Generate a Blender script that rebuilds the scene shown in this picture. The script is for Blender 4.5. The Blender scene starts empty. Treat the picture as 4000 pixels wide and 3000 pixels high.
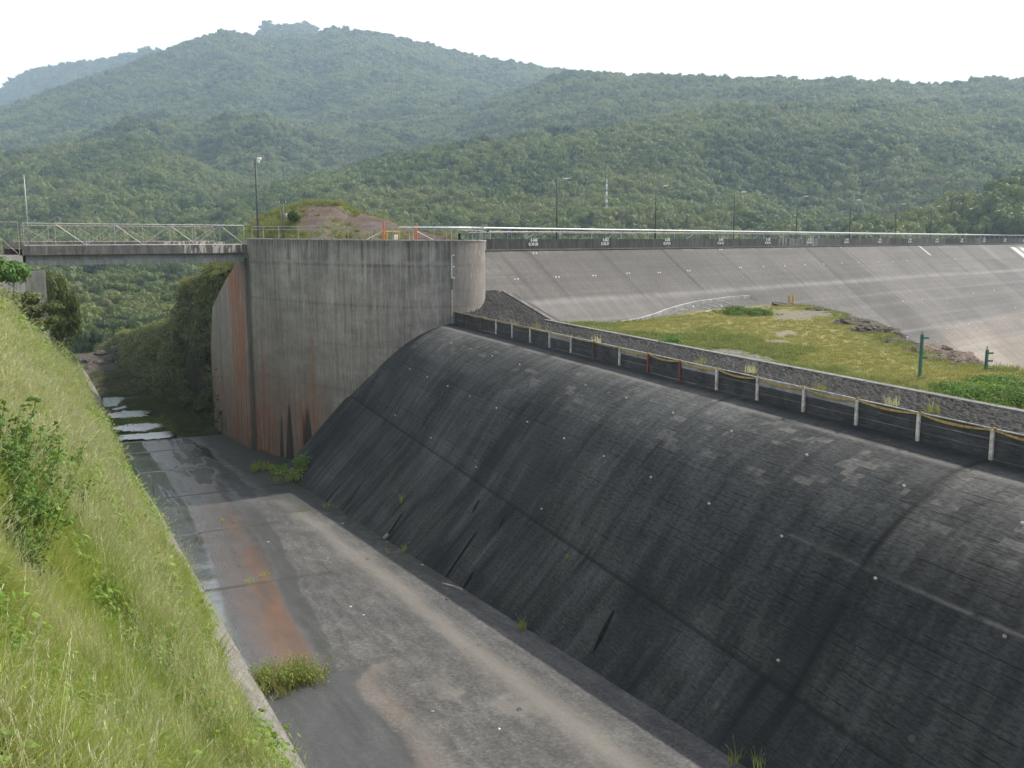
import bpy, math, random
import numpy as np
from mathutils import Vector, Matrix, noise as mnoise
random.seed(7); RNG = np.random.default_rng(7)
scene = bpy.context.scene
COL = scene.collection
PI = math.pi

# ------------------------------------------------------------------ camera model (used to survey the photograph into metres)
F, VH = 3750.0, 930.0
PITCH = math.atan((1500 - VH) / F); CP, SP = math.cos(PITCH), math.sin(PITCH)
def ray(u, v):
    x = (u - 2000) / F; y = (1500 - v) / F
    return (x, CP + y * SP, -SP + y * CP)
def atz(u, v, z):
    d = ray(u, v); t = z / d[2]; return (d[0] * t, d[1] * t, z)
def aty(u, v, Y):
    d = ray(u, v); t = Y / d[1]; return (d[0] * t, Y, d[2] * t)
def hit(u, v, hf, t0=4.0, t1=400.0, step=0.05):
    """first point along a sight line that lies below the height function hf(c, s)"""
    d = ray(u, v); t = t0
    while t < t1:
        c, s = cs(d[0] * t, d[1] * t)
        if d[2] * t <= hf(c, s):
            return (d[0] * t, d[1] * t, d[2] * t)
        t += step + t * 0.001
    return None
# channel frame: c across the channel (to the right), s along it (downstream)
UU = (-.434, .901); NN = (.901, .434)
def cs(x, y): return (x * NN[0] + y * NN[1], x * UU[0] + y * UU[1])
def W(c, s, z=0.0): return (c * NN[0] + s * UU[0], c * NN[1] + s * UU[1], z)
def floor_z(s):
    return -22 - .0764 * (min(s, 150.0) - 46.05) - .03 * max(s - 150.0, 0.0)
def fl(u, v):
    P = hit(u, v, lambda c, s: floor_z(s)); return P
# weir crest
CA = (20.92, 40.64); CB = (-6.38, 108.01); CL = math.dist(CA, CB)
CD = ((CB[0] - CA[0]) / CL, (CB[1] - CA[1]) / CL); CN = (-CD[1], CD[0])   # CN points to the channel
if CN[0] > 0: CN = (-CN[0], -CN[1])
ZC = -9.5
PROF = [(-.4, 0), (.0, 0), (1.2, .1), (2.4, .4), (3.4, .8), (4.4, 1.33), (5.4, 2.0), (6.4, 2.9), (7.7, 4.35), (9.2, 6.4), (10.7, 8.6), (13.5, 11.55), (16.2, 14.4), (19.5, 17.9), (22, 20.5)]
PD = np.array([p[0] for p in PROF]); PH = np.array([p[1] for p in PROF])
# smooth the upper curve
_d = np.linspace(-.4, 22, 225); _h = np.interp(_d, PD, PH)
for _ in range(4):
    k = np.convolve(np.pad(_h, 3, mode='edge'), np.ones(7) / 7, 'valid'); m = (_d > .6) & (_d < 10.1); _h = np.where(m, k, _h)
PD, PH = _d, _h
def ogee_dz(x, y):
    rx, ry = x - CA[0], y - CA[1]
    return rx * CN[0] + ry * CN[1], rx * CD[0] + ry * CD[1]
def ogee_h(c, s):
    x, y, _ = W(c, s); d, t = ogee_dz(x, y)
    if d < -.4: return -99
    return ZC - float(np.interp(d, PD, PH))
def OG(t, d, up=0.0):
    """point on the weir surface: t metres along the crest from CA, d metres out from it"""
    h = float(np.interp(d, PD, PH)); h2 = float(np.interp(d + .1, PD, PH)); a = math.atan2(h2 - h, .1)
    ox = up * math.sin(a); oz = up * math.cos(a)
    return (CA[0] + CD[0] * t + CN[0] * (d + ox), CA[1] + CD[1] * t + CN[1] * (d + ox), ZC - h + oz)
# dam
DE = (2.87, 130.0); DD = (.709, .705); DN = (.705, -.709); DK = 1 / 1.3
def DAM(a, d, up=0.0):
    """point on the dam's upstream face: a along the crest, d out from it"""
    return (DE[0] + DD[0] * a + DN[0] * (d + up * .61), DE[1] + DD[1] * a + DN[1] * (d + up * .61), -1.56 - DK * d + up * .79)
def dam_hit(u, v):
    d = ray(u, v); a = d[2] + DK * (d[0] * DN[0] + d[1] * DN[1]); b = -1.56 + DK * (DE[0] * DN[0] + DE[1] * DN[1]); t = b / a
    return (d[0] * t, d[1] * t, d[2] * t)
def dam_ad(P):
    rx, ry = P[0] - DE[0], P[1] - DE[1]
    return rx * DD[0] + ry * DD[1], rx * DN[0] + ry * DN[1]
def DL(a, back, z): return (DE[0] + DD[0] * a - DN[0] * back, DE[1] + DD[1] * a - DN[1] * back, z)
# left bank
BM = 1.58
def bank_z(c, s):
    h = BM * (8.2 - c)
    top = -1.9 - floor_z(s)
    if s > 120: top = min(top, max(2.0, top - (s - 120) * .17))
    h = top - 2.5 * math.log1p(math.exp(min((top - h) / 2.5, 30))) if h > top - 12 else h
    return floor_z(s) + h
def bank_zn(c, s):
    x, y, _ = W(c, s)
    k = min(1, max(0, (7.2 - c) / 2.0))
    return bank_z(c, s) + k * (.75 * mnoise.noise((x * .14, y * .14, 1.7)) + .3 * mnoise.noise((x * .5, y * .5, 5.1)))

# ------------------------------------------------------------------ noise in numpy
def _hash(ix, iy, seed):
    h = (ix.astype(np.int64) * 374761393 + iy.astype(np.int64) * 668265263 + seed * 1442695041) & 0xffffffff
    h = ((h ^ (h >> 13)) * 1274126177) & 0xffffffff
    return ((h ^ (h >> 16)) & 0xffffff) / float(0xffffff)
def vnoise(x, y, seed=0):
    ix = np.floor(x); iy = np.floor(y); fx = x - ix; fy = y - iy
    fx = fx * fx * (3 - 2 * fx); fy = fy * fy * (3 - 2 * fy)
    a = _hash(ix, iy, seed); b = _hash(ix + 1, iy, seed); c = _hash(ix, iy + 1, seed); d = _hash(ix + 1, iy + 1, seed)
    return (a * (1 - fx) + b * fx) * (1 - fy) + (c * (1 - fx) + d * fx) * fy
def fbm(x, y, oct=4, seed=0, ridged=False):
    t = 0; a = 1; n = 0
    for o in range(oct):
        v = vnoise(x * 2 ** o + 17.3 * o, y * 2 ** o - 9.1 * o, seed + o) * 2 - 1
        if ridged: v = 1 - 2 * np.abs(v)
        t = t + a * v; n += a; a *= .5
    return t / n

# ------------------------------------------------------------------ objects
def tag(o, label=None, cat=None, group=None, kind=None):
    if label: o['label'] = label
    if cat: o['category'] = cat
    if group: o['group'] = group
    if kind: o['kind'] = kind
    return o
def empty(name, loc=(0, 0, 0), label=None, cat=None, group=None, rz=0):
    o = bpy.data.objects.new(name, None); COL.objects.link(o); o.location = loc; o.rotation_euler = (0, 0, rz)
    o.empty_display_size = .3
    return tag(o, label, cat, group)
def link(name, me, parent=None, loc=None):
    o = bpy.data.objects.new(name, me); COL.objects.link(o)
    if loc: o.location = loc
    if parent: o.parent = parent
    return o
def np_mesh(name, V, Fq, mats, uv=None, attrs=None, smooth=False, midx=None, cols=None):
    V = np.asarray(V, np.float32); me = bpy.data.meshes.new(name)
    Fq = np.asarray(Fq, np.int32); nf, k = Fq.shape
    me.vertices.add(len(V)); me.vertices.foreach_set('co', V.ravel())
    me.loops.add(nf * k); me.loops.foreach_set('vertex_index', Fq.ravel())
    me.polygons.add(nf); me.polygons.foreach_set('loop_start', np.arange(0, nf * k, k, dtype=np.int32))
    for m in (mats if isinstance(mats, (list, tuple)) else [mats]): me.materials.append(m)
    if midx is not None: me.polygons.foreach_set('material_index', np.asarray(midx, np.int32))
    if uv is not None:
        l = me.uv_layers.new(name='UVMap'); l.data.foreach_set('uv', np.asarray(uv, np.float32)[Fq.ravel()].ravel())
    for n, a in (attrs or {}).items():
        at = me.attributes.new(n, 'FLOAT', 'POINT'); at.data.foreach_set('value', np.asarray(a, np.float32).ravel())
    me.update(calc_edges=True); me.validate()
    me.polygons.foreach_set('use_smooth', np.full(len(me.polygons), smooth))
    return me
def grid_faces(nu, nv):
    i = np.arange(nu - 1)[:, None] * nv + np.arange(nv - 1)[None, :]
    return np.stack([i, i + nv, i + nv + 1, i + 1], -1).reshape(-1, 4)
class MB:
    """collects simple shapes into ONE mesh"""
    def __init__(s): s.v = []; s.f = []; s.m = []
    def poly(s, pts, faces, mi=0):
        o = len(s.v); s.v += [tuple(p) for p in pts]; s.f += [tuple(o + i for i in f) for f in faces]; s.m += [mi] * len(faces)
    def box(s, c, ax, ay, az, mi=0):
        """centre and three half-extent vectors"""
        c, ax, ay, az = map(Vector, (c, ax, ay, az))
        P = [c + i * ax + j * ay + k * az for k in (-1, 1) for j in (-1, 1) for i in (-1, 1)]
        s.poly(P, [(0, 2, 3, 1), (4, 5, 7, 6), (0, 1, 5, 4), (2, 6, 7, 3), (0, 4, 6, 2), (1, 3, 7, 5)], mi)
    def beam(s, a, b, w, h, up=(0, 0, 1), mi=0):
        a, b = Vector(a), Vector(b); d = (b - a); L = d.length; d.normalize(); up = Vector(up)
        sd = d.cross(up)
        if sd.length < 1e-4: sd = Vector((1, 0, 0))
        sd.normalize(); u2 = sd.cross(d)
        s.box((a + b) / 2, d * L / 2, sd * w / 2, u2 * h / 2, mi)
    def tube(s, pts, r, n=8, mi=0, cap=True):
        pts = [Vector(p) for p in pts]; rs = r if isinstance(r, (list, tuple)) else [r] * len(pts); rings = []
        for i, p in enumerate(pts):
            d = (pts[min(i + 1, len(pts) - 1)] - pts[max(i - 1, 0)]).normalized()
            a = d.cross(Vector((0, 0, 1)))
            if a.length < .05: a = d.cross(Vector((1, 0, 0)))
            a.normalize(); b = d.cross(a)
            rings.append([p + (a * math.cos(2 * PI * k / n) + b * math.sin(2 * PI * k / n)) * rs[i] for k in range(n)])
        P = [q for R in rings for q in R]; Fc = []
        for i in range(len(pts) - 1):
            for k in range(n): Fc.append((i * n + k, i * n + (k + 1) % n, (i + 1) * n + (k + 1) % n, (i + 1) * n + k))
        if cap: Fc += [tuple(range(n))[::-1], tuple((len(pts) - 1) * n + k for k in range(n))]
        s.poly(P, Fc, mi)
    def prism(s, plan, z0, z1, mi=0):
        n = len(plan); P = [(x, y, z0 if not callable(z0) else z0(i)) for i, (x, y) in enumerate(plan)] + [(x, y, z1 if not callable(z1) else z1(i)) for i, (x, y) in enumerate(plan)]
        s.poly(P, [tuple(range(n))[::-1], tuple(range(n, 2 * n))] + [(i, (i + 1) % n, n + (i + 1) % n, n + i) for i in range(n)], mi)
    def mesh(s, name, mats, smooth=False):
        me = bpy.data.meshes.new(name); me.from_pydata(s.v, [], s.f)
        for m in (mats if isinstance(mats, (list, tuple)) else [mats]): me.materials.append(m)
        me.polygons.foreach_set('material_index', s.m); me.update()
        if smooth: me.polygons.foreach_set('use_smooth', np.ones(len(me.polygons), bool))
        return me
    def build(s, name, mats, parent=None, smooth=False, bevel=0):
        o = link(name, s.mesh(name, mats, smooth))
        if parent: adopt(o, parent)
        if bevel:
            b = o.modifiers.new('bevel', 'BEVEL'); b.width = bevel; b.segments = 1; b.limit_method = 'ANGLE'
        return o
def adopt(o, parent):
    """parent a world-placed part under its thing without moving it"""
    o.parent = parent; o.matrix_parent_inverse = parent.matrix_basis.inverted(); return o
def copy_tree(o, parent=None):
    c = o.copy(); COL.objects.link(c)
    if parent: c.parent = parent
    for ch in list(o.children): copy_tree(ch, c)
    return c

# ------------------------------------------------------------------ materials
class NT:
    def __init__(s, name, rough=.9, spec=.3):
        s.mat = bpy.data.materials.new(name); s.mat.use_nodes = True; s.t = s.mat.node_tree; s.n = s.t.nodes; s.l = s.t.links
        s.b = s.n['Principled BSDF']; s.b.inputs['Roughness'].default_value = rough; s.b.inputs['Specular IOR Level'].default_value = spec
        s._tc = None
    def set(s, inp, v):
        if isinstance(v, bpy.types.NodeSocket): s.l.new(v, inp)
        elif v is not None:
            if hasattr(inp, 'default_value'):
                try: inp.default_value = v
                except Exception: inp.default_value = tuple(v) + (1,) if len(v) == 3 else v
    def node(s, typ, **k):
        n = s.n.new(typ)
        for a, b in k.items(): setattr(n, a, b)
        return n
    def coord(s, kind='Object'):
        if s._tc is None: s._tc = s.node('ShaderNodeTexCoord')
        return s._tc.outputs[kind]
    def pos(s): return s.node('ShaderNodeNewGeometry').outputs['Position']
    def map(s, vec, scale=(1, 1, 1), rot=(0, 0, 0), loc=(0, 0, 0)):
        n = s.node('ShaderNodeMapping'); s.set(n.inputs['Vector'], vec); n.inputs['Scale'].default_value = scale; n.inputs['Rotation'].default_value = rot; n.inputs['Location'].default_value = loc
        return n.outputs[0]
    def noise(s, vec, scale=1., detail=4, rough=.55, dist=0., out='Fac'):
        n = s.node('ShaderNodeTexNoise'); s.set(n.inputs['Vector'], vec); n.inputs['Scale'].default_value = scale; n.inputs['Detail'].default_value = detail; n.inputs['Roughness'].default_value = rough; n.inputs['Distortion'].default_value = dist
        return n.outputs[out]
    def vor(s, vec, scale=1., feature='F1', out='Distance', rnd=1.):
        n = s.node('ShaderNodeTexVoronoi', feature=feature); s.set(n.inputs['Vector'], vec); n.inputs['Scale'].default_value = scale; n.inputs['Randomness'].default_value = rnd
        return n.outputs[out]
    def brick(s, vec, w, h, mortar=.01, c1=(0, 0, 0), c2=(1, 1, 1), cm=(0, 0, 0), off=.5, out='Color'):
        n = s.node('ShaderNodeTexBrick'); s.set(n.inputs['Vector'], vec); n.offset = off
        for a, b in (('Color1', c1), ('Color2', c2), ('Mortar', cm)): s.set(n.inputs[a], b)
        n.inputs['Scale'].default_value = 1; n.inputs['Mortar Size'].default_value = mortar; n.inputs['Mortar Smooth'].default_value = .1
        n.inputs['Brick Width'].default_value = w; n.inputs['Row Height'].default_value = h
        return n.outputs[out]
    def attr(s, name, out='Fac'):
        n = s.node('ShaderNodeAttribute', attribute_name=name); return n.outputs[out]
    def math(s, op, a, b=None, c=None, clamp=False):
        n = s.node('ShaderNodeMath', operation=op, use_clamp=clamp)
        for i, v in enumerate((a, b, c)):
            if v is not None: s.set(n.inputs[i], v)
        return n.outputs[0]
    def mr(s, v, a, b, c=0., d=1., smooth=True):
        n = s.node('ShaderNodeMapRange', interpolation_type='SMOOTHSTEP' if smooth else 'LINEAR'); s.set(n.inputs[0], v)
        for i, x in enumerate((a, b, c, d)): s.set(n.inputs[i + 1], x)
        return n.outputs[0]
    def ramp(s, fac, stops):
        n = s.node('ShaderNodeValToRGB'); s.set(n.inputs[0], fac); e = n.color_ramp.elements
        while len(e) < len(stops): e.new(.5)
        for x, (p, c) in zip(e, stops): x.position = p; x.color = tuple(c) + (1,) if len(c) == 3 else c
        return n.outputs[0]
    def mix(s, fac, a, b, mode='MIX'):
        n = s.node('ShaderNodeMix', data_type='RGBA', blend_type=mode); s.set(n.inputs[0], fac); s.set(n.inputs[6], a if isinstance(a, bpy.types.NodeSocket) else tuple(a) + (1,)); s.set(n.inputs[7], b if isinstance(b, bpy.types.NodeSocket) else tuple(b) + (1,))
        return n.outputs[2]
    def gain(s, col, fac):
        """multiply a colour by a scalar"""
        n = s.node('ShaderNodeVectorMath', operation='SCALE'); s.set(n.inputs[0], col); s.set(n.inputs['Scale'], fac); return n.outputs[0]
    def sep(s, vec):
        n = s.node('ShaderNodeSeparateXYZ'); s.set(n.inputs[0], vec); return n.outputs
    def comb(s, x, y, z=0.):
        n = s.node('ShaderNodeCombineXYZ')
        for i, v in enumerate((x, y, z)): s.set(n.inputs[i], v)
        return n.outputs[0]
    def rand(s): return s.node('ShaderNodeObjectInfo').outputs['Random']
    def color(s, c): s.set(s.b.inputs['Base Color'], c if isinstance(c, bpy.types.NodeSocket) else tuple(c) + (1,)); return s
    def rough(s, r): s.set(s.b.inputs['Roughness'], r); return s
    def bump(s, h, strength=.3, dist=.05):
        n = s.node('ShaderNodeBump'); s.set(n.inputs['Height'], h); n.inputs['Strength'].default_value = strength; n.inputs['Distance'].default_value = dist
        s.l.new(n.outputs[0], s.b.inputs['Normal']); return s
def plain(name, col, rough=.7, var=.25, scale=2.0, metal=0., spec=.3):
    m = NT(name, rough, spec); p = m.coord(); f = m.noise(p, scale, 5, .6)
    m.color(m.gain(m.mix(0., col, col), m.mr(f, .3, .7, 1 - var, 1 + var))); m.b.inputs['Metallic'].default_value = metal
    return m.mat
CLOUD, SUN_E, HAZE, EXPO, DEN = 1.15, 5.0, 1.4e-4, 0.45, True
# ------------------------------------------------------------------ concrete materials
def mat_floor():
    m = NT('channel_concrete', .8, .35); P = m.pos(); uv = m.coord('UV')
    big = m.noise(P, .16, 5, .6); med = m.noise(m.map(uv, (1.6, .35, 1)), 1.1, 6, .65, .6); fine = m.noise(P, 5.5, 5, .7)
    base = m.ramp(med, [(.25, (.047, .046, .045)), (.5, (.078, .075, .072)), (.72, (.118, .112, .105))])
    base = m.gain(base, m.mr(big, .3, .7, .8, 1.2)); base = m.gain(base, m.mr(fine, .3, .7, .74, 1.26)); grit = m.vor(P, 7., 'F1', 'Color'); base = m.gain(base, m.mr(m.sep(grit)[0], 0, 1, .82, 1.2, False))
    ck = m.vor(m.map(P, (1, 1, .2)), .3, 'DISTANCE_TO_EDGE', 'Distance'); ck = m.math('MULTIPLY', m.mr(ck, .0, .007, 1, 0), m.mr(m.noise(P, .22, 3), .5, .58)); base = m.mix(m.math('MULTIPLY', ck, .7), base, (.03, .03, .028))
    base = m.mix(m.math('MULTIPLY', m.attr('pale'), .75), base, (.2, .18, .156))
    # orange iron film, damp band and moss
    nz = m.noise(m.map(uv, (.7, .12, 1)), 1.3, 5, .6, .8)
    rust = m.math('MULTIPLY', m.attr('rust'), m.mr(nz, .3, .55, .45, 1.15), clamp=True)
    rustc = m.ramp(nz, [(.35, (.055, .036, .018)), (.5, (.115, .05, .019)), (.72, (.165, .076, .032))])
    base = m.mix(m.math('MULTIPLY', rust, .95), base, rustc)
    damp = m.math('MULTIPLY', m.attr('damp'), m.mr(m.noise(m.map(uv, (1, .1, 1)), 2., 4), .3, .7, .75, 1.), clamp=True)
    base = m.mix(m.math('MULTIPLY', damp, .8), base, (.036, .036, .037))
    moss = m.math('MULTIPLY', m.attr('moss'), m.mr(m.noise(P, 1.2, 5), .32, .6), clamp=True)
    base = m.mix(moss, base, m.ramp(fine, [(.3, (.018, .021, .013)), (.7, (.05, .05, .034))]))
    m.color(base)
    wet = m.math('MULTIPLY', m.attr('wet'), m.mr(m.noise(m.map(uv, (1.1, .08, 1)), .8, 3, .5, .3), .2, .42), clamp=True)
    r = m.mr(wet, 0, 1, .82, .15); r = m.math('SUBTRACT', r, m.math('MULTIPLY', damp, .2)); r = m.math('SUBTRACT', r, m.math('MULTIPLY', rust, .12), clamp=True); m.rough(r)
    m.set(m.b.inputs['Specular IOR Level'], m.mr(wet, 0, 1, .3, .85))
    m.bump(m.math('MULTIPLY', m.math('ADD', fine, med), m.math('SUBTRACT', 1.0, m.math('MULTIPLY', wet, .93))), .35, .06)
    return m.mat
def mat_ogee():
    m = NT('dark_formed_concrete', .88, .25); uv = m.coord('UV'); P = m.pos(); u, v, _ = m.sep(uv)
    board = m.brick(m.map(uv, (1, 1, 1)), 2.44, .30, .012, (.3, .3, .3), (.7, .7, .7), (.12, .12, .12))
    board2 = m.brick(m.map(uv, (1, 1, 1), (0, 0, PI / 2)), 1.9, .62, .012, (.3, .3, .3), (.7, .7, .7), (.15, .15, .15))
    low = m.attr('low'); bd = m.mix(low, board, board2)
    panel = m.brick(m.map(uv, (1, 1, 1), (0, 0, 0), (1.2, .3, 0)), 9.15, 1.52, .0, (.35, .35, .35), (.65, .65, .65), (.5, .5, .5), .37)
    big = m.noise(P, .11, 5, .62, .4); streak = m.noise(m.map(uv, (.9, .13, 1)), 1.2, 6, .65, .3); fine = m.noise(m.map(uv, (1, 3.2, 1)), 2.6, 6, .72)
    val = m.math('MULTIPLY', m.mr(m.sep(bd)[0], 0, 1, .92, 1.08, False), m.mr(m.sep(panel)[0], .3, .7, .84, 1.18, False))
    val = m.math('MULTIPLY', val, m.mr(big, .28, .72, .66, 1.34)); val = m.math('MULTIPLY', val, m.mr(streak, .3, .7, .72, 1.3)); val = m.math('MULTIPLY', val, m.mr(fine, .28, .72, .6, 1.42))
    lines = m.brick(m.map(uv, (1, 1, 1), (0, 0, 0), (2.1, .05, 0)), 23., .38, .02, out='Fac'); lm = m.mr(m.noise(m.map(uv, (.16, 1.1, 1)), 1.6, 5, .7), .47, .6); val = m.math('MULTIPLY', val, m.mr(m.math('MULTIPLY', m.math('MULTIPLY', lines, lm), m.math('SUBTRACT', 1.0, low)), 0, 1, 1, .32, False))
    vl = m.brick(m.map(uv, (1, 1, 1), (0, 0, PI / 2), (.4, .3, 0)), 3.3, 1.25, .02, out='Fac'); val = m.math('MULTIPLY', val, m.mr(m.math('MULTIPLY', m.math('MULTIPLY', vl, m.mr(m.noise(m.map(uv, (1, .2, 1)), 1.1, 4), .45, .55)), m.math('ADD', low, .12)), 0, 1, 1, .4, False))
    alg = m.attr('algae')
    base = m.mix(alg, (.12, .115, .107), (.055, .058, .058)); base = m.gain(base, val)
    # spots where the dark skin has worn off down to pale concrete
    blk = m.brick(m.map(uv, (1, 1, 1), (0, 0, 0), (.7, .1, 0)), 1.35, .42, .0, (0, 0, 0), (1, 1, 1), (0, 0, 0), .41)
    bl = m.math('MULTIPLY', m.mr(m.math('ADD', m.sep(blk)[0], m.math('MULTIPLY', m.math('SUBTRACT', m.noise(P, 1.6, 4), .5), .5)), .68, .86), m.attr('worn'), clamp=True)
    bl = m.math('MULTIPLY', bl, m.mr(m.noise(P, .5, 3), .45, .58))
    fl_ = m.math('MULTIPLY', m.mr(m.noise(m.map(uv, (.35, 3.2, 1)), 2.6, 6, .78, .2), .54, .7), m.math('ADD', m.math('MULTIPLY', m.attr('worn'), .7), .07), clamp=True)
    base = m.mix(m.math('MULTIPLY', m.math('MAXIMUM', m.math('MULTIPLY', bl, .7), fl_), .7), base, m.gain(m.mix(0., (.2, .188, .17), (.2, .2, .2)), m.mr(fine, .3, .7, .75, 1.25)))
    base = m.mix(m.attr('strip'), base, m.gain(m.mix(0., (.21, .198, .18), (.2, .2, .2)), m.mr(fine, .3, .7, .8, 1.2)))
    base = m.mix(m.math('MULTIPLY', m.attr('joint'), .85), base, (.014, .015, .015))
    base = m.mix(m.math('MULTIPLY', m.attr('wash_shade'), m.mr(streak, .3, .6, .4, 1.)), base, (.022, .024, .025))
    spot = m.mr(m.vor(m.map(uv, (1, 1, 1)), .55, 'F1', 'Distance'), .06, .1, 1, 0)
    base = m.mix(m.math('MULTIPLY', m.math('MULTIPLY', spot, .3), m.mr(m.noise(P, .3, 2), .5, .6)), base, (.2, .19, .17))
    m.color(base); m.bump(m.math('ADD', m.sep(bd)[0], m.math('ADD', m.math('MULTIPLY', fine, 1.2), m.noise(P, 2.4, 6, .75))), .75, .05); m.set(m.b.inputs['Specular IOR Level'], .1)
    return m.mat
def mat_tower(side=False):
    m = NT('streaked_concrete', .86, .25); uv = m.coord('UV'); P = m.pos(); u, v, _ = m.sep(uv)
    st = m.noise(m.map(uv, (1, .035, 1)), 2.2, 6, .72); st2 = m.noise(m.map(uv, (1, .11, 1)), 5.5, 5, .7, .2); brd = m.noise(m.map(uv, (1, .004, 1)), 9., 2, .5)
    big = m.noise(m.map(uv, (1, .6, 1)), .13, 5, .6, .5); fine = m.noise(P, 5., 5, .7)
    base = m.ramp(big, [(.3, (.19, .176, .158)), (.55, (.258, .24, .215)), (.75, (.32, .298, .264))])
    base = m.gain(base, m.mr(st, .3, .7, .78, 1.2)); base = m.gain(base, m.mr(st2, .3, .7, .82, 1.18)); base = m.gain(base, m.mr(brd, .35, .65, .93, 1.06)); base = m.gain(base, m.mr(m.noise(m.map(uv, (.35, 1, 1)), .55, 6, .7), .3, .7, .84, 1.16)); base = m.gain(base, m.mr(fine, .3, .7, .9, 1.1))
    base = m.mix(m.math('MULTIPLY', m.attr('soot'), m.mr(st, .34, .62, .95, .25)), base, (.048, .046, .042))
    base = m.mix(m.math('MULTIPLY', m.attr('brown'), m.mr(st, .3, .7, .3, .8)), base, (.2, .165, .145))
    rn = m.noise(m.map(uv, (1, .06, 1)), 1.7, 5, .65)
    base = m.mix(m.math('MULTIPLY', m.attr('rust'), m.mr(rn, .36, .62, .1, 1.)), base, m.ramp(m.noise(m.map(uv, (1, .1, 1)), 2.5, 4), [(.3, (.22, .08, .04)), (.7, (.38, .145, .07))]))
    drip = m.math('MULTIPLY', m.attr('lime'), m.mr(m.noise(m.map(uv, (1, .13, 1)), 3.0, 5, .7), .56, .66), clamp=True)
    base = m.mix(m.math('MULTIPLY', drip, .75), base, (.46, .44, .4))
    base = m.mix(m.math('MULTIPLY', m.attr('seep'), m.mr(st, .25, .6, 1., .78)), base, (.026, .028, .022))
    m.color(base); m.bump(m.math('ADD', st2, brd), .4, .03); return m.mat
def mat_dam():
    m = NT('dam_face_concrete', .88, .25); uv = m.coord('UV'); P = m.pos(); u, v, _ = m.sep(uv)
    pan = m.brick(m.map(uv, (1, 1, 1), (0, 0, 0), (3.0, 0, 0)), 15., 300., .0, (.36, .36, .36), (.64, .64, .64), (.5, .5, .5), 0.)
    lift = m.noise(m.map(uv, (.02, 1.1, 1)), 1., 5, .65); big = m.noise(m.map(uv, (.4, 1, 1)), .09, 5, .6, .3); fine = m.noise(P, 2.2, 5, .7); ds = m.noise(m.map(uv, (1, .05, 1)), .8, 5, .6)
    sand = m.attr('sand'); base = m.mix(sand, (.104, .098, .093), (.235, .197, .162))
    for f, a, b in ((m.sep(pan)[0], .76, 1.2),): base = m.gain(base, m.mr(f, .3, .7, a, b, False))
    base = m.gain(base, m.mr(lift, .3, .7, .9, 1.1)); base = m.gain(base, m.mr(big, .3, .7, .82, 1.18)); base = m.gain(base, m.mr(fine, .3, .7, .86, 1.12)); base = m.gain(base, m.mr(ds, .3, .7, .92, 1.08))
    base = m.mix(m.math('MULTIPLY', m.attr('band'), m.mr(ds, .3, .7, .35, .7)), base, (.25, .235, .222))
    base = m.mix(m.math('MULTIPLY', m.attr('joint'), m.mr(ds, .35, .6, .35, .95)), base, (.042, .039, .036))
    base = m.mix(m.attr('lime'), base, (.62, .6, .57))
    m.color(base); m.bump(fine, .25, .05); return m.mat
def mat_parapet():
    m = NT('parapet_concrete', .9, .2); uv = m.coord('UV'); P = m.pos()
    pan = m.brick(uv, 10., 20., .0, (.3, .3, .3), (.7, .7, .7), (.5, .5, .5), 0.); st = m.noise(m.map(uv, (1, .12, 1)), 2.4, 6, .7)
    base = m.gain(m.mix(0., (.092, .085, .08), (.1, .1, .1)), m.mr(m.sep(pan)[0], .3, .7, .7, 1.35, False)); base = m.gain(base, m.mr(st, .3, .7, .6, 1.5))
    base = m.mix(m.math('MULTIPLY', m.attr('lime'), m.mr(st, .44, .6)), base, (.3, .29, .27))
    m.color(base).bump(st, .3, .03); return m.mat
M_floor, M_ogee, M_tower, M_dam, M_par = mat_floor(), mat_ogee(), mat_tower(), mat_dam(), mat_parapet()
def concrete(name, col, var=.3, vs=.15):
    m = NT(name, .88, .25); P = m.pos(); st = m.noise(m.map(P, (1, 1, vs)), 2.2, 6, .7); f = m.noise(P, 7, 4, .7); b = m.noise(P, .4, 4)
    c = m.gain(m.mix(0., col, col), m.mr(st, .3, .7, 1 - var, 1 + var)); c = m.gain(c, m.mr(f, .3, .7, .85, 1.15)); c = m.gain(c, m.mr(b, .3, .7, .85, 1.15))
    m.color(c).bump(m.math('ADD', f, st), .3, .02); return m.mat
M_conc = concrete('weathered_concrete', (.23, .22, .2)); M_pale = concrete('pale_concrete', (.36, .34, .31)); M_dark = concrete('dark_concrete', (.075, .072, .068))
M_curb = concrete('kerb_concrete', (.17, .16, .148)); M_kerbpale = concrete('pale_kerb_concrete', (.3, .28, .26))
M_lining = concrete('pebbly_lining_concrete', (.17, .16, .145), .35, 1.)
def mat_timber(name, col, var=.4):
    m = NT(name, .85, .25); P = m.coord(); g = m.noise(m.map(P, (.6, .6, 6)), 2.2, 6, .7); b = m.noise(P, .9, 4)
    m.color(m.gain(m.gain(m.mix(0., col, col), m.mr(g, .3, .7, 1 - var, 1 + var)), m.mr(b, .3, .7, .75, 1.25))).bump(g, .4, .02); return m.mat
M_board = mat_timber('weathered_dark_boards', (.052, .053, .058)); M_boardpale = mat_timber('bleached_grey_board', (.25, .245, .24), .25)
M_white = plain('chalky_white_paint', (.5, .48, .44), .6, .35, 3.); M_red = plain('faded_red_paint', (.2, .06, .045), .6, .35, 3.); M_brownpost = plain('rusty_brown_paint', (.1, .065, .05), .7, .4, 3.)
M_galv = plain('galvanised_steel', (.36, .36, .355), .45, .25, 4., .35); M_rusty = plain('rust_spotted_steel', (.33, .27, .235), .6, .45, 5., .1)
M_pipe = plain('white_pipe_paint', (.86, .85, .82), .35, .05, 1., 0., .6); M_yellow = plain('faded_yellow_webbing', (.32, .22, .06), .7, .35, 4.)
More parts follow.
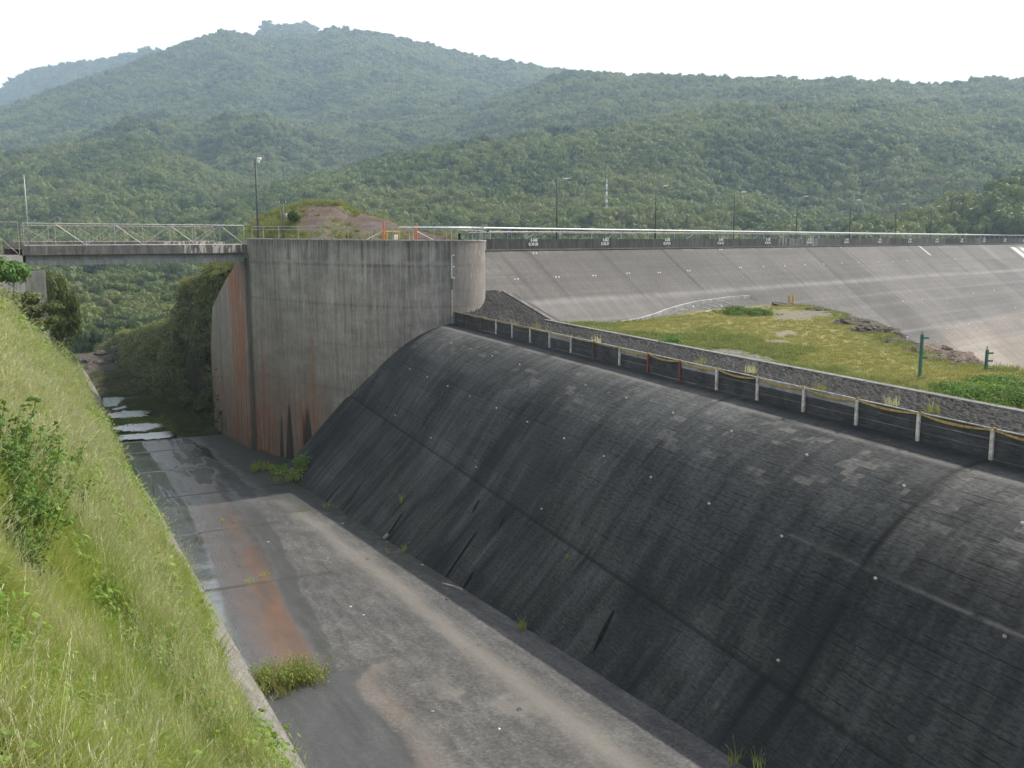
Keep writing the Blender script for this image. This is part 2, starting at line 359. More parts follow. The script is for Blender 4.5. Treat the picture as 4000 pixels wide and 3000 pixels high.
M_orange = plain('orange_paint', (.55, .13, .045), .5, .25, 4.); M_ochre = plain('ochre_paint', (.5, .33, .09), .55, .3, 4.); M_pole = plain('dark_grey_pole', (.085, .088, .085), .6, .25, 3.)
M_lamp = plain('lamp_head_grey', (.8, .8, .78), .4, .15, 3.); M_green = plain('green_paint', (.045, .15, .11), .55, .3, 3.); M_tank = plain('transformer_grey', (.3, .3, .3), .5)
M_sign = plain('white_sign_enamel', (.75, .74, .72), .4, .08); M_ink = plain('dark_sign_ink', (.09, .06, .06), .6, .1); M_stencil = plain('white_stencil_paint', (.78, .77, .74), .7, .12, 9.)
M_girder = concrete('grey_girder_paint', (.24, .245, .23), .18); M_slot = plain('black_seep', (.015, .017, .016), .95, .3, 3., 0., .05)
M_asphalt = concrete('road_asphalt', (.06, .058, .056), .2, 1.)

# ------------------------------------------------------------------ channel floor and downstream bed
def poly_s(pts):
    """a line drawn along the floor, as c for each s"""
    q = sorted((cs(*fl(*p)[:2])[::-1] for p in pts)); return np.array([a for a, b in q]), np.array([b for a, b in q])
def e_interp(pts, s): a, b = poly_s(pts); return np.interp(s, a, b)
Z3 = lambda L: [(600 + x / 1.843, 1700 + y / 1.843) for x, y in L]
ED_damp = Z3([(800, 590), (890, 750), (955, 890), (1018, 980), (1045, 1030), (1090, 1130), (1185, 1320), (1245, 1430), (1290, 1600)])+[(1310, 2640)]
ED_rust = Z3([(500, 450), (640, 600), (750, 760), (870, 980), (960, 1200), (1060, 1400), (1200, 1650)])
ED_wet = Z3([(300, 520), (330, 660), (395, 760), (440, 900), (500, 1060), (570, 1250), (620, 1400)])
JOINTS = [46.05 + 18.3 * k for k in range(-4, 6)] + [150.0]
def gauss(x, w): return np.exp(-(x / w) ** 2)
def sst(x, a, b): t = np.clip((x - a) / (b - a), 0, 1); return t * t * (3 - 2 * t)
def build_floor():
    C = np.linspace(6.4, 26.5, 90); S = np.concatenate([np.arange(-30, 110, .3), np.arange(110, 151, .5)])
    c, s = np.meshgrid(C, S, indexing='ij'); z = np.vectorize(floor_z)(s)
    d = np.min(np.abs(s[..., None] - np.array(JOINTS)), -1); z = z - .012 * (d < .16)
    z = z + .02 * fbm(c * .3, s * .3, 3, 5) + .05 * sst(c, 20, 23.5)
    X = c * NN[0] + s * UU[0]; Y = c * NN[1] + s * UU[1]
    nz = (fbm(c * .35, s * .12, 3, 9)) * .9
    cd = e_interp(ED_damp, s) + nz * .5; cr = e_interp(ED_rust, s) + nz * .4; cw = e_interp(ED_wet, s) + nz * .4
    up = s < 45.8                                        # nearest slab: only a puddle by the left edge
    pu = 9.6 + np.interp(s, [20, 26, 32, 37, 41, 44, 45.6, 46], [1.6, 1.7, 2.1, 3.0, 2.6, 2.9, 4.1, 5.0])
    pud = sst(pu - c, -.12, .15) * up
    rust = np.where(up, .12 * gauss(c - pu - .9, .9) * (s > 20), sst(cr - c, -.4, .5) * sst(c - cw, -1.0, .9)); rust = np.where(~up & (s > 64) & (s < 92), rust * .5 + .35 * gauss(c - 10, 1.6), rust)
    rust = np.where(up, rust, rust * (.5 + .9 * gauss(c - cr + 1.0 + .5 * nz, .8))); rust *= sst(96 - s, 0, 14) * .8 + .2
    damp = np.where(up, pud, sst(cd - c, -.04, .06) * (1 - .8 * np.clip(rust * 1.3, 0, 1))); damp = np.where(s > 86, np.maximum(damp * sst(100 - s, 0, 14), .12 + .75 * sst(c + 2.5 * nz, 17.0, 19.5)), damp)
    wet = np.where(up, pud * .3, np.maximum(sst(cw - c, -.3, .9), .55 * sst(cr - c, -.5, .3))); wet = np.where(s > 80, np.maximum(wet, .72 * sst(s, 84, 100) * sst(19.5 + nz - c, -.5, 2) * sst(fbm(c * .7, s * .1, 3, 66), -.35, .15)), wet)
    nz3 = fbm(c * .8, s * .5, 4, 33); toe = np.interp(s, [0, 60, 100, 128], [23.1, 23.1, 23.1, 23.6])
    moss = sst(c, toe - 2.2, toe - .3) * np.interp(s, [30, 50, 58, 75, 100, 150], [.0, .1, .6, .9, 1, 1]) + sst(c + 3 * nz3, 16, 19.5) * sst(s + 6 * nz3, 94, 108)
    wet = wet * (1 - .9 * gauss(d, .25)); moss = np.maximum(moss, .95 * gauss(d, .32) * (c < 17) * sst(s, 40, 60)); moss = np.maximum(moss, .8 * gauss(d, .14) * (c < 17))
    pale = .9 * gauss(c - (toe - 3.6 + nz * .5), .75) * np.interp(s, [20, 90, 96], [1, .8, 0]) + .5 * gauss(np.abs(s - 46.05), .1) * (c > 14)
    pale = pale + .5 * gauss(c - pu - .7 - .3 * nz, .6) * up * (s > 15) + .7 * sst(fbm(c * .5, s * .5, 4, 31), .12, .4) * gauss(c - 17, 2.6) * gauss(s - 38.5, 4.5)
    me = np_mesh('channel_floor', np.stack([X, Y, z], -1).reshape(-1, 3), grid_faces(len(C), len(S)), M_floor, np.stack([c, s], -1).reshape(-1, 2),
                 dict(rust=rust, damp=damp, wet=wet, moss=moss, pale=pale), True)
    tag(link('channel_floor', me), 'wet rust stained concrete floor of the spillway channel', 'channel floor', kind='structure')
build_floor()

def mat_soil(name, cols, scale=.5):
    m = NT(name, .95, .1); P = m.pos(); a = m.noise(P, scale, 6, .65, .4); b = m.noise(P, scale * 9, 5, .7); g = m.attr('green')
    c = m.ramp(a, [(.28, cols[0]), (.5, cols[1]), (.72, cols[2])]); c = m.mix(m.math('MULTIPLY', g, m.mr(b, .3, .6)), c, cols[3]); c = m.gain(c, m.mr(b, .3, .7, .6, 1.4))
    m.color(c).bump(m.math('ADD', a, b), .8, .15); return m.mat
M_bed = mat_soil('muddy_gravel', [(.035, .03, .024), (.07, .06, .047), (.12, .1, .08), (.05, .062, .02)], .5)
M_bank = mat_soil('grassy_soil', [(.1, .1, .04), (.15, .16, .055), (.2, .2, .08), (.13, .17, .04)], .6)
def bed_z(c, s):
    """downstream bed of earth, shallow pools and a bar of rubble"""
    z = floor_z(s) - .22 + .0 * c
    n = mnoise.noise((c * .16, s * .1, 3.3)) * .5 + mnoise.noise((c * .5, s * .33, 8.1)) * .22
    z += n * (1 if s > 153 else 0)
    if s > 205: z += min(5.5, (s - 205) * .085) * (1 + .25 * mnoise.noise((c * .2, s * .2, 0)))
    if s > 262: z -= (s - 262) * .35
    return z
def build_bed():
    C = np.linspace(-4, 44, 90); S = np.linspace(150.0, 292, 180); c, s = np.meshgrid(C, S, indexing='ij')
    z = np.vectorize(bed_z)(c, s) + .5 * sst(s, 190, 215) * fbm(c * .45, s * .45, 4, 77)
    X = c * NN[0] + s * UU[0]; Y = c * NN[1] + s * UU[1]
    g = sst(fbm(c * .12, s * .05, 3, 21), -.25, .25) * sst(205 - s, 0, 12) * .9
    me = np_mesh('riverbed', np.stack([X, Y, z], -1).reshape(-1, 3), grid_faces(len(C), len(S)), M_bed, None, dict(green=g), True)
    tag(link('riverbed', me), 'muddy bed with rubble downstream of the bridge', 'riverbed', kind='structure')
build_bed()
m = NT('still_water', .1, .5); P = m.pos(); m.color((.02, .022, .02)); m.bump(m.noise(m.map(P, (1, 1, 1)), 1.2, 3), .06, .05); M_water = m.mat
def water(c0, c1, s0, s1, z, seed, lab):
    n = 140; pts = []
    for k in range(n):
        a = 2 * PI * k / n; r = 1 + .28 * mnoise.noise((math.cos(a) * 1.6 + seed, math.sin(a) * 1.6, seed * 3.1)) + .22 * mnoise.noise((math.cos(a) * 5, math.sin(a) * 5, seed)) + .16 * mnoise.noise((math.cos(a) * 14, math.sin(a) * 14, seed))
        pts.append(W((c0 + c1) / 2 + (c1 - c0) / 2 * math.cos(a) * r, (s0 + s1) / 2 + (s1 - s0) / 2 * math.sin(a) * r, z))
    mb = MB(); mb.poly(pts, [tuple(range(n))]); tag(mb.build('water', M_water), lab, 'puddle', kind='structure')
water(7.6, 20, 151.5, 156.5, floor_z(154) + .12, 1.3, 'shallow pool across the bed where the slab ends')
water(8, 17.5, 160, 167, floor_z(163) + .06, 4.4, 'shallow pool behind the second grass strip')
water(8, 15, 176, 184, floor_z(180) + .05, 7.7, 'narrow pool beside the bluff')
water(7.8, 12.8, 189, 206, floor_z(198) - .02, 2.2, 'bright pool below the rubble bar')

# ------------------------------------------------------------------ left bank
def build_bank():
    C = np.concatenate([np.linspace(-44, -8, 50), np.linspace(-7.5, 8.2, 90)]); S = np.concatenate([np.arange(-45, 120, .7), np.arange(120, 235, 1.4)])
    c, s = np.meshgrid(C, S, indexing='ij'); z = np.vectorize(bank_zn)(c, s); z = np.where(c > 8.15, z - .3, z)
    X = c * NN[0] + s * UU[0]; Y = c * NN[1] + s * UU[1]
    edge = 4.9 - .5 * fbm(s * .25, s * 0, 3, 3)
    cc = (c[:-1, :-1] + c[1:, 1:]) / 2; me = np_mesh('bank', np.stack([X, Y, z], -1).reshape(-1, 3), grid_faces(len(C), len(S)), [M_bank, M_lining], None, dict(green=sst(fbm(c * .2, s * .2, 3, 6), -.4, .3)), True,
                 (cc > (edge[:-1, :-1] - .1)).ravel().astype(int))
    tag(link('bank', me), 'steep grassy left bank with a strip of bare lining along the channel', 'bank', kind='structure')
build_bank()

# ------------------------------------------------------------------ spillway weir
T_END = 1.0
def build_weir():
    r = empty('spillway_weir', OG(30, 0), 'long dark curved concrete weir sloping down to the channel floor', 'spillway weir')
    T = np.arange(-62, 80.5, .3); D = np.concatenate([np.linspace(-.4, 10.6, 120), np.linspace(10.7, 22, 95)])
    t, d = np.meshgrid(T, D, indexing='ij'); h = np.interp(d, PD, PH)
    arc = np.concatenate([[0], np.cumsum(np.hypot(np.diff(D), np.diff(np.interp(D, PD, PH))))]); a = np.broadcast_to(arc, t.shape)
    X = CA[0] + CD[0] * t + CN[0] * d; Y = CA[1] + CD[1] * t + CN[1] * d; Z = ZC - h
    s_ = X * UU[0] + Y * UU[1]; nz = fbm(t * .12, d * .2, 4, 14)
    J = np.array([27.7 + 18.3 * k for k in range(-5, 5)]); dj = np.min(np.abs(s_[..., None] - J), -1)
    low = sst(d, 10.62, 10.72)
    jw = np.where(np.abs(s_ - 27.7) < 2, .16, .05)
    joint = gauss(dj, jw) * np.where(np.abs(s_ - 27.7) < 2, 1, .8) + .75 * gauss(d - 10.7, .07) + .35 * gauss(d - 7.1, .03) + .3 * gauss(d - 3.6, .03)
    dh = np.min(np.abs(s_[..., None] - np.concatenate([J + 9.15])), -1); joint = joint + low * .6 * gauss(dh, .05)
    Z = Z - .03 * gauss(dj, .1) - .04 * gauss(d - 10.7, .08) + .02 * nz
    pid = np.floor((s_ - 27.7) / 18.3); tone = _hash(pid, np.floor(d / 3.6), 5)
    algae = np.clip(sst(d + nz * 1.3, -1.6, 4.2) * .85 + .22 * (tone - .5) + .1 + .35 * sst(27.7 - s_, 0, .2) * sst(d, 7.0, 7.3) - .25 * sst(27.7 - s_, 0, .2) * sst(7.0 - d, 0, .3), 0, 1.15)
    strip = gauss(d - 1.75, .17) * .55 * sst(fbm(t * .25, d * 0, 3, 8), -.35, -.1) + gauss(d - 7.15 - .1 * nz, .045 + .03 * nz) * sst(32.5 - s_, 0, .3) * sst(fbm(t * .35, d * 0, 3, 18), -.5, -.35) * .7
    worn = sst(d + nz, 1.5, 2.4) * sst(7.0 + nz * 2 - d, 0, 2.5) * np.interp(s_, [10, 30, 60, 100], [1, 1, .7, .45])
    wash_shade = .9 * gauss(d - .5, .75) + .5 * low * sst(fbm(t * .8, d * .06, 3, 41), .18, .4) + .6 * sst(fbm(t * .35, d * .1, 3, 43), .25, .5) * sst(d, 6, 9)  # band at the fence foot is fence shadow put into colour; rest are streaks
    V = np.stack([X, Y, Z], -1).reshape(-1, 3)
    me = np_mesh('ogee_face', V, grid_faces(len(T), len(D)), M_ogee, np.stack([t, a], -1).reshape(-1, 2), dict(low=low, joint=np.clip(joint, 0, 1), algae=algae, strip=strip, worn=worn, wash_shade=np.clip(wash_shade, 0, 1)), True)
    adopt(link('ogee_face', me), r)
    # drain pipe ends: rows of short white rings set in the face
    k = 0
    for row, (d0, t0, st) in enumerate(((3.9, 1.0, 6.1), (7.35, -1.5, 6.1), (10.2, 1.5, 12.2))):
        tt = t0 - 12.2
        while tt < 66:
            if k < 40 and RNG.random() < .9:
                b = OG(tt, d0, -.05); e = OG(tt, d0, .09); mb = MB(); n = 10; A = Vector(e) - Vector(b); A.normalize(); q = A.cross(Vector((0, 0, 1))).normalized(); w = A.cross(q)
                R = []; 
                for (rad, p) in ((.06, b), (.06, e), (.035, e), (.035, b)):
                    R += [Vector(p) + (q * math.cos(2 * PI * i / n) + w * math.sin(2 * PI * i / n)) * rad for i in range(n)]
                mb.poly(R, [(j * n + i, j * n + (i + 1) % n, (j + 1) * n + (i + 1) % n, (j + 1) * n + i) for j in range(3) for i in range(n)])
                mb.build('drain_pipe', M_white, r); k += 1
            tt += st * RNG.uniform(.94, 1.06)
    # long dark seep slots in the lowest lift
    for (u0, v0), (u1, v1), w in (((1873, 1954), (1845, 2003), .28), ((1970, 2025), (1949, 2063), .2), ((1862, 2080), (1737, 2266), .3), ((1575, 2005), (1508, 2105), .3), ((2399, 2388), (2318, 2551), .42), ((1850, 2235), (1808, 2305), .3), ((1416, 1890), (1335, 2000), .3), ((1330, 1895), (1255, 1985), .35)):
        P0, P1 = hit(u0, v0, ogee_h, 20), hit(u1, v1, ogee_h, 20)
        a0, a1 = ogee_dz(P0[0], P0[1]), ogee_dz(P1[0], P1[1]); n = 9; L, R = [], []
        for i in range(n):
            f = i / (n - 1); d_ = a0[0] + (a1[0] - a0[0]) * f; t_ = a0[1] + (a1[1] - a0[1]) * f; ww = w * .5 * (math.sin(PI * min(.97, f * .9 + .06)) ** .6)
            ww *= .85; L.append(OG(t_ - ww, d_, .035)); R.append(OG(t_ + ww, d_, .035))
        mb = MB(); mb.poly(L + R, [(i, i + 1, n + i + 1, n + i) for i in range(n - 1)]); mb.build('seep_slot', M_slot, r)
    return r
weir = build_weir()

# ------------------------------------------------------------------ board fence along the weir crest
def build_fence():
    r = empty('board_fence', OG(30, -.1), 'low fence of dark boards on pale posts along the weir crest', 'fence')
    px = [1776, 1830, 1884, 1941, 2004, 2074, 2150, 2234, 2323, 2424, 2536, 2660, 2804, 2963, 3144, 3351, 3592, 3880]
    ts = []
    for u in px:
        # where the sight line's vertical plane meets the crest
        a = (u - 2000) / F; k = CP * 1.0 + .15 * SP
        x = lambda t: (CA[0] + CD[0] * t) - a * ((CA[1] + CD[1] * t) * CP + 9.0 * SP)
        lo, hi = -5, 90
        for _ in range(50):
            m_ = (lo + hi) / 2
            if x(lo) * x(m_) <= 0: hi = m_
            else: lo = m_
        ts.append(lo)
    ts = sorted(ts); step = (ts[-1] - ts[0]) / 17; ts = [ts[0] - step * k for k in range(12, 0, -1)] + ts
    n = len(ts); idx = lambda i: n - 1 - i                # 0 = at the wall
    H = 1.3
    def P(t, d, z): return (CA[0] + CD[0] * t + CN[0] * d, CA[1] + CD[1] * t + CN[1] * d, ZC + z)
    for i, t in enumerate(ts):
        k = idx(i); mat = M_red if k in (10, 11) else M_brownpost if k in (1, 2, 8) else M_white
        mb = MB(); w = .075
        mb.beam(P(t, .07, -.06), P(t, .07, H + .02), .15, .11, CD + (0,))
        mb.beam(P(t - .065, .14, -.05), P(t - .065, .14, H - .02), .03, .05, CD + (0,)); mb.beam(P(t + .065, .14, -.05), P(t + .065, .14, H - .02), .03, .05, CD + (0,))
        o = mb.build('post', mat, r, bevel=.008)
        if mat is M_red: o['label'] = 'faded red post'
        mb = MB(); rng = random.Random(i)
        if k > 0:
            pts = [P(t + rng.uniform(-.16, .16), .07 + rng.uniform(-.1, .12), H + .04 + rng.uniform(-.03, .1)) for _ in range(5)]; mb.tube(pts, .04, 6); mb.build('tape_knot', M_yellow, r)
    pale = {6, 9, 11, 13, 14}
    for i in range(n - 1):
        k = idx(i + 1); t0, t1 = ts[i] + .02, ts[i + 1] - .02; rng = random.Random(50 + i); mb = MB(); m_ = 10
        for b in range(3):
            z0 = .02 + b * .43; z1 = z0 + .415; off = rng.uniform(-.012, .012); sag = rng.uniform(-.02, .02)
            pts = []
            for q in range(m_ + 1):
                f = q / m_; t = t0 + (t1 - t0) * f; bz = sag * math.sin(PI * f)
                for dd, zz in ((-.035, z0), (.015, z0), (.015, z1), (-.035, z1)): pts.append(P(t, dd + off, zz + bz))
            fc = [(q * 4 + j, q * 4 + (j + 1) % 4, q * 4 + 4 + (j + 1) % 4, q * 4 + 4 + j) for q in range(m_) for j in range(4)] + [(3, 2, 1, 0), (m_ * 4, m_ * 4 + 1, m_ * 4 + 2, m_ * 4 + 3)]
            mb.poly(pts, fc, 1 if (b == 2 and k in pale) else 0)
        mb.build('board_panel', [M_board, M_boardpale], r)
        mb = MB(); mb.tube([P(t0 + (t1 - t0) * q / 4, -.01, H + .035 + .008 * math.sin(PI * q / 4)) for q in range(5)], .032, 6); mb.build('cap_rail', M_white if k > 4 else M_rusty, r)
        # yellow webbing hung between the posts
        mb = MB(); q_ = 16; sag = (.1 if k >= 9 else .04) * rng.uniform(.8, 1.5); wd = .12 if k >= 9 else .055; pts = []
        for q in range(q_ + 1):
            f = q / q_; z = H + .03 - sag * math.sin(PI * min(1, f * rng.uniform(.98, 1.0))) ; dd = .05 + .05 * math.sin(PI * f)
            pts += [P(t0 + (t1 - t0) * f, dd, z), P(t0 + (t1 - t0) * f, dd + .03, z - wd * (.55 + .45 * math.sin(PI * f))), P(t0 + (t1 - t0) * f, dd + .015, z - wd * .3)]
        fc = []
        for q in range(q_):
            a = q * 3; fc += [(a, a + 3, a + 5, a + 2), (a + 2, a + 5, a + 4, a + 1)]
        mb.poly(pts, fc); mb.build('warning_tape', M_yellow, r)
    return ts
FENCE_T = build_fence()

# ------------------------------------------------------------------ stone pitching upstream of the weir
def mat_cobble():
    m = NT('mortared_stone', .9, .2); P = m.pos(); v = m.attr('cell'); g = m.attr('gap'); f = m.noise(P, 6, 4, .7); b = m.noise(P, .35, 4)
    c = m.ramp(v, [(0, (.018, .0175, .017)), (.5, (.03, .0285, .027)), (1, (.055, .052, .048))]); c = m.mix(g, c, (.014, .014, .013)); c = m.gain(c, m.mr(f, .3, .7, .75, 1.25)); c = m.gain(c, m.mr(b, .3, .7, .75, 1.25))
    m.color(c).bump(f, .4, .04); return m.mat
M_cob = mat_cobble()
def cobbles(a, b, size, seed):
    """height, per-stone value and gap of a field of irregular stones over the plane coordinates a, b"""
    a = a / size + .3 * fbm(a * .5, b * .5, 2, seed); b = b / (size * .72); ia, ib = np.floor(a), np.floor(b); best = np.full(a.shape, 9.); sec = best.copy(); cell = np.zeros(a.shape)
    for i in (-1, 0, 1):
        for j in (-1, 0, 1):
            x = ia + i + .5 + .8 * (_hash(ia + i, ib + j, seed) - .5); y = ib + j + .5 + .8 * (_hash(ia + i, ib + j, seed + 1) - .5); dd = np.hypot(a - x, b - y); h = _hash(ia + i, ib + j, seed + 2)
            up = dd < best; sec = np.where(up, best, np.minimum(sec, dd)); cell = np.where(up, h, cell); best = np.where(up, dd, best)
    e = sec - best; return sst(e, 0, .45) * (.6 + .4 * cell), cell, 1 - sst(e, .02, .16)
def build_apron():
    r = empty('stone_apron', (CA[0] - CN[0] * 6, CA[1] - CN[1] * 6, -9.7), 'apron of dark mortared stones between board fence and grassy island', 'stone paving')
    T = np.arange(-30, 78, .13); D = np.arange(.3, 12.3, .12); t, d = np.meshgrid(T, D, indexing='ij')
    hh, cell, gap = cobbles(t, d, .62, 4); X = CA[0] + CD[0] * t - CN[0] * d; Y = CA[1] + CD[1] * t - CN[1] * d; Z = ZC - .02 - .5 * sst(d, 0, 12) + hh * .3 + .1 * fbm(t * .2, d * .2, 2, 3)
    me = np_mesh('stone_pitching', np.stack([X, Y, Z], -1).reshape(-1, 3), grid_faces(len(T), len(D)), M_cob, None, dict(cell=cell, gap=gap), True); adopt(link('stone_pitching', me), r)
    P = lambda t, d, z: (CA[0] + CD[0] * t - CN[0] * d, CA[1] + CD[1] * t - CN[1] * d, z)
    mb = MB(); n = 40
    for k in range(n):
        t0, t1 = -30 + 109 * k / n + .01, -30 + 109 * (k + 1) / n - .01; mb.beam(P(t0, 12.55, -9.96), P(t1, 12.55, -9.96), .62, .5)
        mb.beam(P(t0, 13.1, -10.02), P(t1, 13.1, -10.02), .4, .44, mi=1)
    mb.build('kerb', [M_curb, M_kerbpale], r, bevel=.02)
build_apron()
# ------------------------------------------------------------------ curved retaining wall between weir, dam and bridge
def smooth_plan(pts, n=200):
    pts = np.array(pts, float); d = np.concatenate([[0], np.cumsum(np.hypot(*np.diff(pts, axis=0).T))]); q = np.linspace(0, d[-1], n)
    a = np.stack([np.interp(q, d, pts[:, i]) for i in (0, 1)], -1)
    for _ in range(3):
        p = np.pad(a, ((4, 4), (0, 0)), mode='edge'); b = sum(p[i:i + n] for i in range(9)) / 9; b[:5], b[-5:] = a[:5], a[-5:]; a = b
    return a
PLAN = smooth_plan([(23.7, 128.5), (25.3, 121.5), (27.5, 115), (30, 109), (32.7, 104.1), (35.3, 101.3), (38, 100.1), (41.1, 100.1), (43.5, 100.8), (45.4, 102.1), (46.6, 103.8), (47.4, 106), (48.2, 109), (49.6, 112), (51.2, 113.4)], 260)
ARC = np.concatenate([[0], np.cumsum(np.hypot(*np.diff(PLAN, axis=0).T))])
def tower_hit(u, v):
    d = ray(u, v); dc = d[0] * NN[0] + d[1] * NN[1]; ds = d[0] * UU[0] + d[1] * UU[1]
    k = PLAN[:, 0] * ds - PLAN[:, 1] * dc; best = None
    for i in np.where(k[:-1] * k[1:] <= 0)[0]:
        f = k[i] / (k[i] - k[i + 1] + 1e-12); p = PLAN[i] + f * (PLAN[i + 1] - PLAN[i]); t = p[0] / dc if abs(dc) > abs(ds) else p[1] / ds
        if best is None or t < best[0]: best = (t, ARC[i] + f * (ARC[i + 1] - ARC[i]), t * d[2])
    return best[1], best[2]
def wall_at(a, z, out=0.0):
    p = np.array([np.interp(a, ARC, PLAN[:, 0]), np.interp(a, ARC, PLAN[:, 1])]); q = np.array([np.interp(a + .1, ARC, PLAN[:, 0]), np.interp(a + .1, ARC, PLAN[:, 1])]); t = (q - p) / (np.hypot(*(q - p)) + 1e-9)
    nn = np.array([t[1], -t[0]]); return W(*(p + nn * out), z)
def top_z(a): return -.02 - .3 * a / ARC[-1]
def build_tower():
    r = empty('retaining_wall', W(38, 101, -10), 'tall curved grey concrete wall streaked with soot and rust, between bridge and dam', 'retaining wall')
    A = np.linspace(0, ARC[-1], 330); Q = np.linspace(0, 1, 190); a, q = np.meshgrid(A, Q, indexing='ij')
    c = np.interp(a, ARC, PLAN[:, 0]); s = np.interp(a, ARC, PLAN[:, 1]); zt = top_z(a); zb = -29.5; z = zb + (zt - zb) * q; X = c * NN[0] + s * UU[0]; Y = c * NN[1] + s * UU[1]
    nz = fbm(a * .25, z * .12, 4, 61); n2 = fbm(a * .9, z * .05, 3, 62)
    ap = lambda u, v: tower_hit(u, v)
    aL = ap(1340, 1100)[0]
    soot = .85 * sst(z, -1.6 + n2, -.3) + .75 * sst(z, -2.95, -2.3) * sst(n2, -.2, .4) * (z < -.2) + .55 * gauss(z + 3.05, .16) + .5 * gauss(z + 7.6, .14) + .45 * sst(z + 1.2 * n2, -5.5, -3.1) * (z < -3.05) * sst(n2, -.05, .35) + .3 * gauss(z + 12.2, .1) + .3 * gauss(z + 17.5, .1)
    soot = soot + .35 * gauss(a - aL, .22) * (z < -3) + .25 * gauss(a - ap(1080, 1300)[0], .15); soot += .5 * gauss(a - ap(1500, 1150)[0], 2.4) * sst(z, -6, -3) * (z < -2.9)
    brown = sst(a, ap(1700, 1100)[0], ap(1860, 1100)[0]) * .95 + .5 * sst(-z, 9, 20) * sst(ap(1350, 1500)[0] - a, 0, 3)
    rust = sst(ap(1330, 1700)[0] - a, 0, 4) * (sst(-z + 3 * nz, 14, 22) * .45 + .5 * sst(n2, .1, .4) * sst(-z, 6, 13)) + .95 * gauss(a - ap(1035, 1720)[0], 2.1) * sst(-z, 20.5, 23) + .8 * gauss(a - ap(1180, 1690)[0], .7) * sst(-z, 19, 22)
    aN = ap(1760, 1100)[0]; lime = sst(a, aN, aN + 4) * (.35 + .65 * sst(z + 2 * nz, -4.5, -1) + .5 * sst(-z + nz, 4, 9)) + .12
    lime = lime + .4 * gauss(z + 3.2, .3) * sst(a, aN - 12, aN)
    seep = np.zeros_like(a)
    for u, v0, v1, w0, w1, br in ((1098, 1588, 1775, .06, .5, 1), (1128, 1548, 1755, .08, .95, 1), (1199, 1566, 1700, .12, .8, 1), (1184, 1592, 1695, .1, .3, 1)):
        a0, z0 = ap(u, v0); a1, z1 = ap(u + 4, v1); f = np.clip((z0 - z) / (z0 - z1), 0, 1.4); w = (w0 + (w1 - w0) * f) * (1 + .35 * n2 + .3 * nz); seep = np.maximum(seep, sst(w - np.abs(a - a0 - (a1 - a0) * f), -.16, .12) * sst(z0 - z, -.2, 2.2))
    seep = np.maximum(seep, .8 * gauss(a - .2, .5) * sst(-z, 1, 4)); seep = np.maximum(seep, sst(-z + nz, 27.6, 28.4) * .8)
    sp = RNG.uniform(aN, ARC[-1], 14)
    for x in sp: seep = np.maximum(seep, 0 * seep)
    me = np_mesh('wall_face', np.stack([X, Y, z], -1).reshape(-1, 3), grid_faces(len(A), len(Q)), M_tower, np.stack([a, z], -1).reshape(-1, 2), dict(soot=np.clip(soot, 0, 1), brown=brown, rust=np.clip(rust, 0, 1), lime=np.clip(lime, 0, 1), seep=seep), True)
    adopt(link('wall_face', me), r)
    # top slab (the road behind stands on it) and the thin lip along its edge
    back = [W(*p) for p in ((58, 124), (44, 140), (27, 140), (23.7, 133))]
    ring = [W(*p)[:2] for p in PLAN[::4]] + [b[:2] for b in back]; zz = [top_z(x) - .12 for x in ARC[::4]] + [-.4] * 4
    mb = MB(); n = len(ring); mb.poly([(x, y, z) for (x, y), z in zip(ring, zz)] + [(x, y, -29.5) for x, y in ring], [tuple(range(n))] + [(i, n + i, n + (i + 1) % n, (i + 1) % n) for i in range(len(PLAN[::4]) - 1, n)])
    mb.build('top_slab', M_conc, r)
    mb = MB(); L = PLAN[::4]; k = len(L)
    pts = []
    for i, a_ in enumerate(ARC[::4]):
        for o, dz in ((.07, -.1), (.07, .03), (-.5, .03), (-.5, -.1)): pts.append(wall_at(a_, top_z(a_) + dz, o))
    mb.poly(pts, [(i * 4 + j, i * 4 + (j + 1) % 4, i * 4 + 4 + (j + 1) % 4, i * 4 + 4 + j) for i in range(k - 1) for j in range(4)]); mb.build('lip', M_pale, r)
    # rusty side wall facing the channel, running on below the bridge
    S0, S1 = 128.4, 157.0; Aa = np.linspace(0, 1, 90); Zz = np.linspace(0, 1, 150); f, q = np.meshgrid(Aa, Zz, indexing='ij'); s = S0 + (S1 - S0) * f; c = 23.7 - 1.05 * f
    zt = np.interp(f, [0, .2, .33, .62, .9, 1], [-2.6, -2.6, -4.2, -7.2, -10.6, -17.0]); zb = -31.5; z = zb + (zt - zb) * q; X = c * NN[0] + s * UU[0]; Y = c * NN[1] + s * UU[1]; n2 = fbm(s * .5, z * .05, 3, 90)
    rust = sst(f, .09, .13) * sst(.5 - f + .08 * n2, 0, .1) * (.95 + .25 * n2) + .35 * sst(-z, 18, 23); soot = .9 * sst(.11 - f, 0, .05) + .4 * sst(f, .55, .7) * sst(n2, -.2, .3); seep = .55 * sst(.1 - f, 0, .05) + gauss(n2 - .3, .1) * sst(-z, 26, 28)
    me = np_mesh('side_wall', np.stack([X, Y, z], -1).reshape(-1, 3), grid_faces(90, 150), M_tower, np.stack([s, z], -1).reshape(-1, 2), dict(rust=np.clip(rust * 1.2, 0, 1), soot=np.clip(soot, 0, 1), seep=np.clip(seep, 0, 1), brown=.5 * sst(f, .4, .6), lime=f * .1), True)
    o = adopt(link('side_wall', me), r); o['label'] = 'rust red side wall beneath the bridge'; mo = o.modifiers.new('thick', 'SOLIDIFY'); mo.thickness = .9; mo.offset = 1 if True else -1
    # railing: posts, two rails
    rl = empty('railing', wall_at(ARC[-1] / 2, 0), None); adopt(rl, r)
